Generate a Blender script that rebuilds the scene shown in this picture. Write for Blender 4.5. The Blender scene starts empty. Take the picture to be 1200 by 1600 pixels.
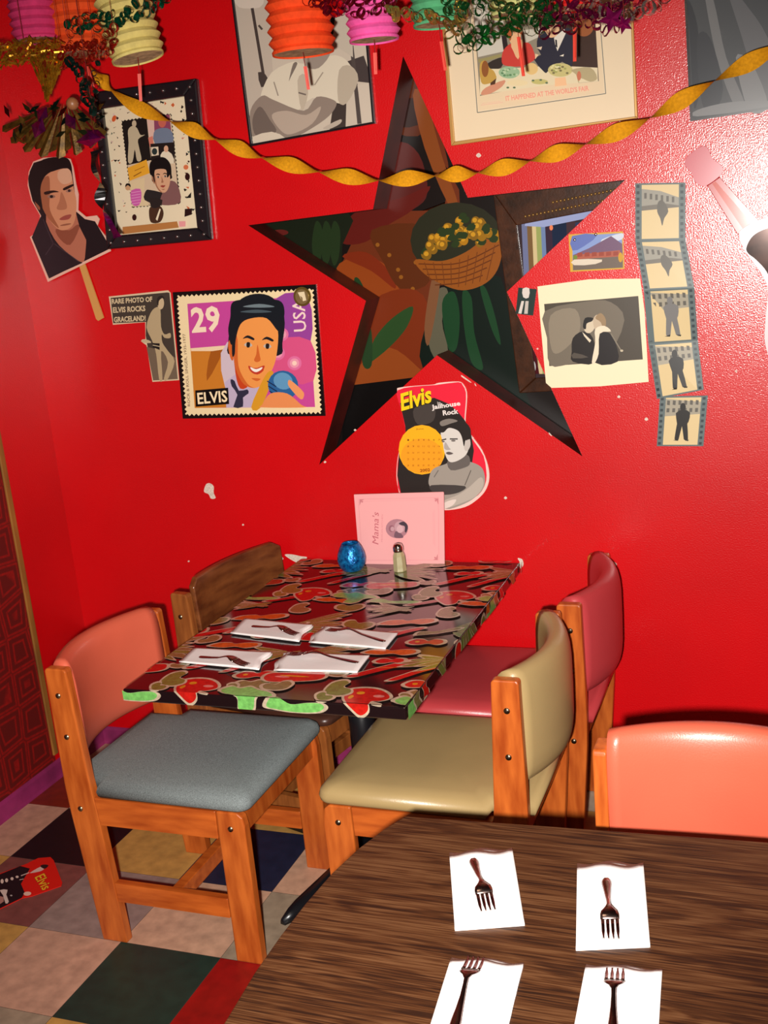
import bpy, math, random
from mathutils import Vector, Matrix
from mathutils.geometry import tessellate_polygon
random.seed(7)
S = bpy.context.scene
COL = S.collection
# ------------------------------------------------------------ camera, light, exposure
F_PX = 1762.75
YAW, PITCH, ROLL = 0.38099727, -0.2461755, 0.0976091
CAM = Vector((1.24367, -3.27656, 1.79498))
ca, sa = math.cos(YAW), math.sin(YAW); cp, sp = math.cos(PITCH), math.sin(PITCH); cr, sr = math.cos(ROLL), math.sin(ROLL)
RM = Matrix(((ca, -sa, 0), (sa, ca, 0), (0, 0, 1))) @ Matrix(((1, 0, 0), (0, cp, -sp), (0, sp, cp))) @ Matrix(((cr, 0, sr), (0, 1, 0), (-sr, 0, cr)))
right, fwd, up = RM.col[0], RM.col[1], RM.col[2]
cd = bpy.data.cameras.new('camera'); cam = bpy.data.objects.new('camera', cd); COL.objects.link(cam)
cam.matrix_world = Matrix.Translation(CAM) @ Matrix((right, up, -fwd)).transposed().to_4x4()
cd.sensor_width = 36; cd.lens = 36 * F_PX / 1600; cd.clip_start = 0.02
S.camera = cam
w = bpy.data.worlds.new('world'); S.world = w; w.use_nodes = True
w.node_tree.nodes['Background'].inputs[0].default_value = (1.0, 0.72, 0.5, 1)
w.node_tree.nodes['Background'].inputs[1].default_value = 0.07
fl = bpy.data.lights.new('camera_flash', 'SPOT'); flo = bpy.data.objects.new('camera_flash', fl); COL.objects.link(flo)
flo.location = CAM - right * 0.07 - up * 0.07 + fwd * 0.02; flo.rotation_euler = cam.matrix_world.to_euler(); fl.spot_size = math.radians(84); fl.spot_blend = 0.9
fl.energy = 560; fl.color = (1, 0.955, 0.90); fl.shadow_soft_size = 0.022
rl = bpy.data.lights.new('ambient_fill_light', 'AREA'); rlo = bpy.data.objects.new('ambient_fill_light', rl); COL.objects.link(rlo)  # unseen area light added as warm ambient fill
rlo.location = (0.4, -2.2, 2.6); rl.size = 0.6; rl.energy = 5; rl.color = (1, 0.75, 0.5)
S.view_settings.view_transform = 'Standard'; S.view_settings.look = 'None'
S.view_settings.exposure = 0.0; S.view_settings.gamma = 1

def ray(u, v): return (right * ((u - 600) / F_PX) + fwd - up * ((v - 800) / F_PX))
def W(u, v, y=0.0):
    d = ray(u, v); return CAM + d * ((y - CAM.y) / d.y)
def F(u, v, z=0.0):
    d = ray(u, v); return CAM + d * ((z - CAM.z) / d.z)

# ------------------------------------------------------------ materials
def lin(c):
    return tuple((x / 255 / 12.92 if x / 255 <= 0.04045 else ((x / 255 + 0.055) / 1.055) ** 2.4) for x in c) + (1,)
MC = {}
def mat(name, rgb, rough=0.6, metal=0.0, noise=0.0, nscale=30, bump=0.0, bscale=200, coat=0.0, spec=0.5, trans=0.0, stretch=None, rgb2=None):
    if name in MC: return MC[name]
    m = bpy.data.materials.new(name); m.use_nodes = True; MC[name] = m
    nt = m.node_tree; b = nt.nodes['Principled BSDF']
    b.inputs['Base Color'].default_value = lin(rgb); b.inputs['Roughness'].default_value = rough
    b.inputs['Metallic'].default_value = metal; b.inputs['Specular IOR Level'].default_value = spec
    b.inputs['Coat Weight'].default_value = coat; b.inputs['Coat Roughness'].default_value = 0.12
    b.inputs['Transmission Weight'].default_value = trans
    if noise or bump:
        tc = nt.nodes.new('ShaderNodeTexCoord'); mp = nt.nodes.new('ShaderNodeMapping')
        nt.links.new(tc.outputs['Object'], mp.inputs[0])
        if stretch: mp.inputs['Scale'].default_value = stretch
    if noise:
        n = nt.nodes.new('ShaderNodeTexNoise'); n.inputs['Scale'].default_value = nscale; n.inputs['Detail'].default_value = 6
        nt.links.new(mp.outputs[0], n.inputs['Vector'])
        r = nt.nodes.new('ShaderNodeValToRGB'); r.color_ramp.elements[0].position = 0.3; r.color_ramp.elements[1].position = 0.7
        c2 = rgb2 or tuple(x * (1 - noise) for x in rgb)
        r.color_ramp.elements[0].color = lin(c2); r.color_ramp.elements[1].color = lin(rgb)
        nt.links.new(n.outputs[0], r.inputs[0]); nt.links.new(r.outputs[0], b.inputs['Base Color'])
    if bump:
        n2 = nt.nodes.new('ShaderNodeTexNoise'); n2.inputs['Scale'].default_value = bscale; n2.inputs['Detail'].default_value = 3
        nt.links.new(mp.outputs[0], n2.inputs['Vector'])
        bp = nt.nodes.new('ShaderNodeBump'); bp.inputs['Strength'].default_value = bump; bp.inputs['Distance'].default_value = 0.002
        nt.links.new(n2.outputs[0], bp.inputs['Height']); nt.links.new(bp.outputs[0], b.inputs['Normal'])
    return m
def ink(rgb, rough=0.45):
    return mat('ink_%d_%d_%d_%d' % (rgb[0], rgb[1], rgb[2], int(rough * 100)), rgb, rough, spec=0.3)

# ------------------------------------------------------------ mesh helpers
def prop(o, label=None, cat=None, group=None, kind=None):
    if label: o['label'] = label
    if cat: o['category'] = cat
    if group: o['group'] = group
    if kind: o['kind'] = kind
    return o
def empty(name, loc, label, cat, group=None, rz=0.0):
    o = bpy.data.objects.new(name, None); COL.objects.link(o); o.location = loc; o.rotation_euler = (0, 0, rz)
    o.empty_display_size = 0.05
    return prop(o, label, cat, group)
class MB:
    def __init__(s): s.v = []; s.f = []; s.mi = []; s.mats = []; s.sm = []
    def m(s, mt):
        if mt not in s.mats: s.mats.append(mt)
        return s.mats.index(mt)
    def add(s, vs, fs, mt, smooth=False):
        o = len(s.v); s.v += [Vector(a) for a in vs]; k = s.m(mt)
        for f in fs: s.f.append([o + i for i in f]); s.mi.append(k); s.sm.append(smooth)
    def box(s, lo, hi, mt, rot=None, piv=None):
        x0, y0, z0 = lo; x1, y1, z1 = hi
        vs = [Vector(a) for a in ((x0, y0, z0), (x1, y0, z0), (x1, y1, z0), (x0, y1, z0), (x0, y0, z1), (x1, y0, z1), (x1, y1, z1), (x0, y1, z1))]
        if rot is not None: vs = [rot @ (a - Vector(piv)) + Vector(piv) for a in vs]
        s.add(vs, [(3, 2, 1, 0), (4, 5, 6, 7), (0, 1, 5, 4), (1, 2, 6, 5), (2, 3, 7, 6), (3, 0, 4, 7)], mt)
    def prism(s, pts, off, mt, mt_side=None, smooth=False):
        """pts: 3D outline, off: extrusion vector"""
        n = len(pts); pts = [Vector(p) for p in pts]; q = [p + off for p in pts]
        tri = tessellate_polygon([pts])
        s.add(pts, [tuple(t) for t in tri], mt)
        s.add(q, [tuple(reversed(t)) for t in tri], mt)
        s.add(pts + q, [(i, (i + 1) % n, n + (i + 1) % n, n + i) for i in range(n)], mt_side or mt, smooth)
    def tube(s, path, rad, mt, n=8, cap=True, smooth=True):
        path = [Vector(p) for p in path]; vs = []; up0 = None
        for i, p in enumerate(path):
            t = (path[min(i + 1, len(path) - 1)] - path[max(i - 1, 0)]).normalized()
            if up0 is None:
                a = Vector((0, 0, 1)) if abs(t.z) < 0.9 else Vector((1, 0, 0)); up0 = t.cross(a).normalized()
            up0 = (up0 - t * up0.dot(t)).normalized(); b = t.cross(up0)
            r = rad[i] if isinstance(rad, (list, tuple)) else rad
            vs += [p + (up0 * math.cos(2 * math.pi * k / n) + b * math.sin(2 * math.pi * k / n)) * r for k in range(n)]
        fs = [(i * n + k, i * n + (k + 1) % n, (i + 1) * n + (k + 1) % n, (i + 1) * n + k) for i in range(len(path) - 1) for k in range(n)]
        if cap: fs += [tuple(reversed(range(n))), tuple((len(path) - 1) * n + k for k in range(n))]
        s.add(vs, fs, mt, smooth)
    def lathe(s, prof, c, mt, n=32, smooth=True, cap=True):
        c = Vector(c); vs = []
        for r, z in prof: vs += [c + Vector((r * math.cos(2 * math.pi * k / n), r * math.sin(2 * math.pi * k / n), z)) for k in range(n)]
        L = len(prof)
        fs = [(i * n + k, i * n + (k + 1) % n, (i + 1) * n + (k + 1) % n, (i + 1) * n + k) for i in range(L - 1) for k in range(n)]
        if cap: fs += [tuple(reversed(range(n))), tuple((L - 1) * n + k for k in range(n))]
        s.add(vs, fs, mt, smooth)
    def ring(s, c, nrm, R, r, mt, n=10, k=4, squash=1.0, ang=0.0):
        nrm = Vector(nrm).normalized(); a = nrm.orthogonal().normalized(); b = nrm.cross(a)
        a, b = a * math.cos(ang) + b * math.sin(ang), b * math.cos(ang) - a * math.sin(ang)
        vs = []; c = Vector(c)
        for i in range(n):
            t = 2 * math.pi * i / n; d = a * math.cos(t) + b * math.sin(t) * squash
            for j in range(k):
                q = 2 * math.pi * j / k
                vs.append(c + d * (R + r * .45 * math.cos(q)) + nrm * r * 3.4 * math.sin(q))
        s.add(vs, [(i * k + j, ((i + 1) % n) * k + j, ((i + 1) % n) * k + (j + 1) % k, i * k + (j + 1) % k) for i in range(n) for j in range(k)], mt)
    def sphere(s, c, r, mt, n=16, sx=1, sy=1, sz=1):
        c = Vector(c); vs = [c + Vector((0, 0, -r * sz))]
        for i in range(1, n // 2):
            t = -math.pi / 2 + math.pi * i / (n // 2)
            vs += [c + Vector((r * sx * math.cos(t) * math.cos(2 * math.pi * k / n), r * sy * math.cos(t) * math.sin(2 * math.pi * k / n), r * sz * math.sin(t))) for k in range(n)]
        vs.append(c + Vector((0, 0, r * sz))); L = n // 2 - 1
        fs = [(0, 1 + (k + 1) % n, 1 + k) for k in range(n)]
        fs += [(1 + i * n + k, 1 + i * n + (k + 1) % n, 1 + (i + 1) * n + (k + 1) % n, 1 + (i + 1) * n + k) for i in range(L - 1) for k in range(n)]
        fs += [(1 + (L - 1) * n + k, 1 + (L - 1) * n + (k + 1) % n, len(vs) - 1) for k in range(n)]
        s.add(vs, fs, mt, True)
    def build(s, name, parent=None, origin=None, bevel=0, seg=2, local=False, subsurf=0):
        """vertices are world positions (local=True: already in the parent's frame)"""
        if parent is not None: o0 = Vector((0, 0, 0)) if local else parent.location.copy()
        elif local: o0 = Vector((0, 0, 0))
        else:
            xs = [a.x for a in s.v]; ys = [a.y for a in s.v]; zs = [a.z for a in s.v]
            o0 = Vector(origin) if origin is not None else Vector(((min(xs) + max(xs)) / 2, (min(ys) + max(ys)) / 2, min(zs)))
        me = bpy.data.meshes.new(name); me.from_pydata([tuple(a - o0) for a in s.v], [], s.f)
        for mt in s.mats: me.materials.append(mt)
        for i, p in enumerate(me.polygons): p.material_index = s.mi[i]; p.use_smooth = s.sm[i]
        me.update()
        o = bpy.data.objects.new(name, me); COL.objects.link(o)
        if parent is not None: o.parent = parent
        else: o.location = o0
        if bevel:
            bm = o.modifiers.new('bevel', 'BEVEL'); bm.width = bevel; bm.segments = seg; bm.limit_method = 'ANGLE'; bm.angle_limit = 0.6
        if subsurf:
            sm = o.modifiers.new('subsurf', 'SUBSURF'); sm.levels = subsurf; sm.render_levels = subsurf
        return o
def fixn(o):
    import bmesh
    bm = bmesh.new(); bm.from_mesh(o.data); bmesh.ops.remove_doubles(bm, verts=bm.verts, dist=1e-6); bmesh.ops.recalc_face_normals(bm, faces=bm.faces); bm.to_mesh(o.data); bm.free(); return o

def spline(pts, n=6, closed=True):
    out = []; L = len(pts); rng = range(L) if closed else range(L - 1)
    for i in rng:
        g = (lambda k: pts[k % L]) if closed else (lambda k: pts[max(0, min(L - 1, k))])
        p0, p1, p2, p3 = g(i - 1), g(i), g(i + 1), g(i + 2)
        for j in range(n):
            t = j / n
            out.append(tuple(0.5 * (2 * p1[a] + (p2[a] - p0[a]) * t + (2 * p0[a] - 5 * p1[a] + 4 * p2[a] - p3[a]) * t * t + (3 * p1[a] - p0[a] - 3 * p2[a] + p3[a]) * t ** 3) for a in range(len(p1))))
    if not closed: out.append(tuple(pts[-1]))
    return out
TXT = {}
def textmesh(st, bold=0.0, shear=0.0):
    key = (st, bold, shear)
    if key in TXT: return TXT[key]
    c = bpy.data.curves.new('t', 'FONT'); c.body = st; c.offset = bold; c.shear = shear; c.resolution_u = 2
    o = bpy.data.objects.new('t', c); COL.objects.link(o); bpy.context.view_layer.update()
    me = bpy.data.meshes.new_from_object(o.evaluated_get(bpy.context.evaluated_depsgraph_get()))
    vs = [(v.co.x, v.co.y) for v in me.vertices]; fs = [tuple(p.vertices) for p in me.polygons]
    bpy.data.objects.remove(o); bpy.data.curves.remove(c); bpy.data.meshes.remove(me)
    TXT[key] = (vs, fs); return TXT[key]

class Art(MB):
    """a printed sheet: ink shapes lie in thin layers on the sheet. mp(u,v,d) -> world point, d = height above the sheet"""
    def __init__(s, mp, org=(0, 0), sc=1.0, step=0.00006, d0=0.0, rough=0.45):
        super().__init__(); s.mp = mp; s.org = org; s.sc = sc; s.d = d0; s.step = step; s.rough = rough
    def P(s, p, d=None): return s.mp(s.org[0] + p[0] / s.sc, s.org[1] + p[1] / s.sc, s.d if d is None else d)
    def poly(s, pts, rgb, smooth=0, rough=None):
        if smooth: pts = spline(pts, smooth)
        s.d += s.step; q = [s.P(p) for p in pts]
        tri = tessellate_polygon([[Vector((p[0], p[1], 0)) for p in pts]])
        s.add(q, [tuple(t) for t in tri], ink(rgb, s.rough if rough is None else rough))
    def slab(s, pts, rgb, th, smooth=0):
        if smooth: pts = spline(pts, smooth)
        a = [s.P(p, s.d) for p in pts]; b = [s.P(p, s.d + th) for p in pts]; n = len(a)
        tri = [tuple(t) for t in tessellate_polygon([[Vector((p[0], p[1], 0)) for p in pts]])]
        m_ = ink(rgb, s.rough)
        s.add(a, tri, m_); s.add(b, tri, m_); s.add(a + b, [(i, (i + 1) % n, n + (i + 1) % n, n + i) for i in range(n)], m_); s.d += th
    def ell(s, c, rx, ry, rgb, rot=0.0, n=20, rough=None):
        cr_, sr_ = math.cos(math.radians(rot)), math.sin(math.radians(rot))
        s.poly([(c[0] + rx * math.cos(t) * cr_ - ry * math.sin(t) * sr_, c[1] + rx * math.cos(t) * sr_ + ry * math.sin(t) * cr_) for t in [2 * math.pi * k / n for k in range(n)]], rgb, rough=rough)
    def line(s, pts, wd, rgb):
        s.d += s.step
        for i in range(len(pts) - 1):
            a, b = Vector(pts[i]), Vector(pts[i + 1]); t = (b - a)
            if t.length == 0: continue
            n_ = Vector((-t.y, t.x)).normalized() * wd / 2
            s.add([s.P(p) for p in (a - n_, b - n_, b + n_, a + n_)], [(0, 1, 2, 3)], ink(rgb, s.rough))
    def text(s, st, p0, p1, h, rgb, bold=0.0, shear=0.0):
        """p0->p1 is the baseline; h the cap height in sheet units, upwards is to the left of the baseline"""
        vs, fs = textmesh(st, bold, shear)
        x0 = min(a[0] for a in vs); x1 = max(a[0] for a in vs); y0 = min(a[1] for a in vs); y1 = max(a[1] for a in vs)
        p0 = Vector(p0); p1 = Vector(p1); ex = p1 - p0; ey = Vector((ex.y, -ex.x)).normalized() * h
        s.d += s.step
        s.add([s.P(p0 + ex * ((a[0] - x0) / (x1 - x0)) + ey * ((a[1] - y0) / (y1 - y0))) for a in vs], fs, ink(rgb, s.rough))
def wall_map(y0=0.0): return lambda u, v, d: W(u, v) + Vector((0, -(y0 + d), 0))
def plane_y(y): return lambda u, v, d: W(u, v, y) + Vector((0, -d, 0))
def table_map(z): return lambda u, v, d: F(u, v, z) + Vector((0, 0, d))
def lerp(a, b, t): return tuple(a[i] + (b[i] - a[i]) * t for i in range(len(a)))
def bil(q, s_, t_): return lerp(lerp(q[0], q[1], s_), lerp(q[3], q[2], s_), t_)   # q: TL TR BR BL

def frame_bars(mb, mp, outer, inner, th, mt):
    """picture frame: outer/inner quads TL TR BR BL in sheet units"""
    for i in range(4):
        j = (i + 1) % 4
        a = [mp(*p, 0.0) for p in (outer[i], outer[j], inner[j], inner[i])]; b = [mp(*p, th) for p in (outer[i], outer[j], inner[j], inner[i])]
        mb.add(a + b, [(0, 1, 2, 3), (7, 6, 5, 4), (0, 4, 5, 1), (1, 5, 6, 2), (2, 6, 7, 3), (3, 7, 4, 0)], mt)

# ------------------------------------------------------------ setting
XL = -1.306
TILE = 0.3048; GX, GY = -1.12609, -0.47531
M_red = mat('red_gloss_paint', (214, 3, 12), 0.36, noise=0.10, nscale=1.6, bump=0.55, bscale=240, spec=0.35)
_b = M_red.node_tree.nodes['Principled BSDF']; _b.inputs['Coat Weight'].default_value = 0.6; _b.inputs['Coat Roughness'].default_value = 0.15; _b.inputs['Coat IOR'].default_value = 1.6
_bp = [n_ for n_ in M_red.node_tree.nodes if n_.type == 'BUMP'][0]; _bp.inputs['Distance'].default_value = 0.0012
M_red.node_tree.links.new(_bp.outputs[0], _b.inputs['Coat Normal'])
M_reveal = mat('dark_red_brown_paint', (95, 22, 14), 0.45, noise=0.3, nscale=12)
STAR = [(630, 88), (583, 327), (388, 352), (572, 470), (499, 726), (683, 555), (910, 713), (792, 456), (977, 281), (731, 309)]
star = [W(*p) for p in STAR]
WX0, WX1, WZ1 = XL, 3.2, 2.75
outer = [Vector((WX0, 0, 0)), Vector((WX1, 0, 0)), Vector((WX1, 0, WZ1)), Vector((WX0, 0, WZ1))]
wb = MB(); allp = outer + star
tri = tessellate_polygon([outer, star])
wb.add(allp, [tuple(t) for t in tri], M_red)
wb.add([p + Vector((0, 0.12, 0)) for p in allp], [tuple(reversed(t)) for t in tri], M_red)
wb.add(outer + [p + Vector((0, 0.12, 0)) for p in outer], [(0, 1, 5, 4), (1, 2, 6, 5), (2, 3, 7, 6), (3, 0, 4, 7)], M_red)
wall_back = wb.build('wall_back', origin=(0, 0, 0)); prop(wall_back, kind='structure')
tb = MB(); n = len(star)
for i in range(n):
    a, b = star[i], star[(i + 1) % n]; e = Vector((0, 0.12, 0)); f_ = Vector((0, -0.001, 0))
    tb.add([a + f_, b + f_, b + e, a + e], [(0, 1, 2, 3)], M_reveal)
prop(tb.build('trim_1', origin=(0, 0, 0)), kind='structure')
# small plaster chips on the wall
M_chip = mat('bare_plaster', (238, 216, 200), 0.8, noise=0.2, nscale=300)
cb = MB()
def chip(pts):
    p3 = [W(*p) + Vector((0, -0.0012, 0)) for p in spline(pts, 4)]
    cb.prism(p3, Vector((0, 0.001, 0)), M_chip)
chip([(322, 757), (328, 755), (334, 760), (334, 770), (337, 778), (330, 779), (326, 772), (319, 768)])
chip([(445, 867), (455, 866), (470, 869), (480, 871), (470, 880), (458, 876)])
chip([(809, 872), (816, 874), (818, 882), (814, 888), (811, 884), (812, 878)])
for u, v, r in [(440, 873, 3), (748, 243, 4), (960, 882, 4), (948, 875, 3), (790, 778, 2.5), (1010, 655, 3), (380, 820, 1.6), (295, 877, 1.5), (50, 650, 1.8), (990, 350, 2), (967, 620, 2.5), (893, 575, 2), (508, 722, 2), (555, 672, 2), (860, 130, 2), (840, 545, 1.6), (1170, 555, 2.2), (1150, 580, 2)]:
    chip([(u + r, v), (u, v + r * 0.8), (u - r, v), (u, v - r)])
for a, b in [((722, 588), (735, 596)), ((858, 677), (862, 680)), ((742, 600), (744, 602))]:
    chip([(a[0], a[1] - 1.5), b, (b[0], b[1] + 1.5), (a[0], a[1] + 1)])
cbo = cb.build('plaster_chip', wall_back)

# left wall with wallpaper dado
YT = -0.285
lw = MB(); lw.box((XL - 0.1, YT, 0), (XL, 0.12, WZ1), M_red)
wl = lw.build('wall_left', origin=(XL, 0, 0)); prop(wl, kind='structure')
wp = bpy.data.materials.new('red_damask_wallpaper'); wp.use_nodes = True; nt = wp.node_tree; bs = nt.nodes['Principled BSDF']
tc = nt.nodes.new('ShaderNodeTexCoord'); mp_ = nt.nodes.new('ShaderNodeMapping'); mp_.inputs['Scale'].default_value = (1, 8, 8)
v1 = nt.nodes.new('ShaderNodeTexVoronoi'); v1.feature = 'DISTANCE_TO_EDGE'; v1.inputs['Randomness'].default_value = 0.25; v1.inputs['Scale'].default_value = 1.0
v2 = nt.nodes.new('ShaderNodeTexVoronoi'); v2.inputs['Scale'].default_value = 1.0; v2.inputs['Randomness'].default_value = 0.25
ms = nt.nodes.new('ShaderNodeMath'); ms.operation = 'MULTIPLY'; ms.inputs[1].default_value = 34
mi = nt.nodes.new('ShaderNodeMath'); mi.operation = 'SINE'
r1 = nt.nodes.new('ShaderNodeValToRGB'); r1.color_ramp.elements[0].color = lin((92, 8, 4)); r1.color_ramp.elements[1].color = lin((168, 12, 6))
nz = nt.nodes.new('ShaderNodeTexNoise'); nz.inputs['Scale'].default_value = 60
mx = nt.nodes.new('ShaderNodeMath'); mx.operation = 'MULTIPLY'
L = nt.links
L.new(tc.outputs['Object'], mp_.inputs[0]); L.new(mp_.outputs[0], v1.inputs['Vector']); L.new(mp_.outputs[0], v2.inputs['Vector'])
L.new(v1.outputs['Distance'], ms.inputs[0]); L.new(ms.outputs[0], mi.inputs[0]); L.new(tc.outputs['Object'], nz.inputs['Vector'])
L.new(nz.outputs[0], mx.inputs[1]); L.new(mi.outputs[0], mx.inputs[0]); L.new(mx.outputs[0], r1.inputs[0]); L.new(r1.outputs[0], bs.inputs['Base Color']); bs.inputs['Roughness'].default_value = 0.6
lp = MB(); lp.box((XL - 0.1, -3.9, 0), (XL, YT, WZ1), wp)
prop(lp.build('wall_left_papered', origin=(XL, 0, 0)), kind='structure')
M_strip = mat('gilded_wood_strip', (165, 110, 45), 0.5, noise=0.35, nscale=20, stretch=(1, 1, 0.2))
ts = MB(); ts.box((XL, YT - 0.012, 0.09), (XL + 0.008, YT + 0.012, WZ1), M_strip)
prop(ts.build('trim_2', bevel=0.002), kind='structure')
M_base = mat('mauve_vinyl_base', (152, 42, 98), 0.5, noise=0.25, nscale=9)
bb = MB()
prof = [(0, 0), (0.014, 0), (0.010, 0.012), (0.007, 0.055), (0.003, 0.064), (0, 0.066)]
def baseboard(name, a, b, nrm):
    m_ = MB(); pa = [Vector(a) + Vector(nrm) * p[0] + Vector((0, 0, p[1])) for p in prof]
    m_.prism(pa, Vector(b) - Vector(a), M_base); prop(m_.build(name), kind='structure')
baseboard('baseboard_back', (XL, 0, 0), (3.2, 0, 0), (0, -1, 0))
baseboard('baseboard_left', (XL, -3.9, 0), (XL, 0, 0), (1, 0, 0))
# ceiling
cm = mat('dark_red_ceiling', (90, 20, 15), 0.8, noise=0.2, nscale=4)
ce = MB(); ce.box((XL - 0.1, -3.9, WZ1), (3.2, 0.12, WZ1 + 0.05), cm); prop(ce.build('ceiling'), kind='structure')
# floor tiles
TC = dict(k=(22, 20, 24), p=(196, 150, 126), y=(196, 148, 78), n=(34, 38, 62), m=(126, 72, 66), l=(152, 128, 120), g=(30, 54, 46), r=(150, 20, 18), b=(128, 40, 22), c=(190, 172, 150), t=(150, 118, 92), o=(206, 160, 132), w=(160, 140, 118))
tmap = {(-1, 0): 'p', (0, 0): 'k', (1, 0): 'y', (2, 0): 'n', (3, 0): 'o', (0, 1): 'm', (1, 1): 'l', (2, 1): 'o', (3, 1): 'w', (0, 2): 'y', (1, 2): 'p', (2, 2): 'g', (3, 2): 'r', (1, 3): 'w', (2, 3): 'y', (3, 3): 'p',
        (-1, -1): 'b', (0, -1): 'c', (-1, -2): 'p', (0, -2): 'b', (1, -1): 'p', (2, -1): 'y', (3, -1): 'k', (-1, 1): 'y', (4, 0): 'n', (4, 1): 'p', (5, 0): 'w', (6, 0): 'n', (6, -1): 'w'}
fb = MB()
for j in range(-2, 12):
    for i in range(-2, 15):
        k = tmap.get((i, j)) or random.choice('pylowpmgc')
        x0 = max(XL, GX + i * TILE); x1 = min(3.2, GX + (i + 1) * TILE); y1 = min(0, GY - j * TILE); y0 = max(-3.9, GY - (j + 1) * TILE)
        if x1 - x0 < 0.01 or y1 - y0 < 0.01: continue
        c_ = TC[k]
        m_ = mat('floor_tile_' + k, c_, 0.38, noise=0.16, nscale=26, spec=0.4)
        g_ = 0.0006
        fb.add([(x0 + g_, y0 + g_, 0), (x1 - g_, y0 + g_, 0), (x1 - g_, y1 - g_, 0), (x0 + g_, y1 - g_, 0)], [(0, 1, 2, 3)], m_)
fb.box((XL - 0.1, -3.9, -0.05), (3.2, 0.12, -0.0008), mat('tile_joint', (60, 45, 38), 0.9))
prop(fb.build('floor', origin=(0, 0, 0)), kind='structure')

# ------------------------------------------------------------ chairs
M_oak = mat('varnished_oak', (196, 100, 38), 0.33, noise=0.35, nscale=7, stretch=(6, 6, 1), rgb2=(150, 62, 18), coat=0.2)
M_oak2 = mat('varnished_oak_rail', (196, 96, 34), 0.33, noise=0.35, nscale=7, stretch=(1, 6, 6), rgb2=(150, 62, 18), coat=0.2)
M_brown = mat('brown_stained_wood', (132, 76, 38), 0.3, noise=0.4, nscale=6, stretch=(6, 1, 6), rgb2=(84, 40, 20), coat=0.3)
M_bolt = mat('bolt_steel', (170, 150, 120), 0.3, metal=1.0)
def vinyl(name, rgb, rough=0.34, cloth=False):
    return mat(name, rgb, 0.8 if cloth else rough, noise=0.3 if cloth else 0.05, nscale=420 if cloth else 5, bump=0.5 if cloth else 0.12, bscale=500 if cloth else 300, spec=0.25 if cloth else 0.5)
def side_outline(kind):
    if kind == 'rear': return [(-.285, 0), (-.208, 0), (-.230, .35), (-.240, .46), (-.256, .782), (-.262, .788), (-.316, .788), (-.321, .782), (-.322, .46), (-.318, .38)]
    if kind == 'front': return [(.124, 0), (.200, 0), (.202, .395), (.198, .418), (.184, .43), (-.17, .43), (-.178, .352), (.165, .352)]
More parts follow.
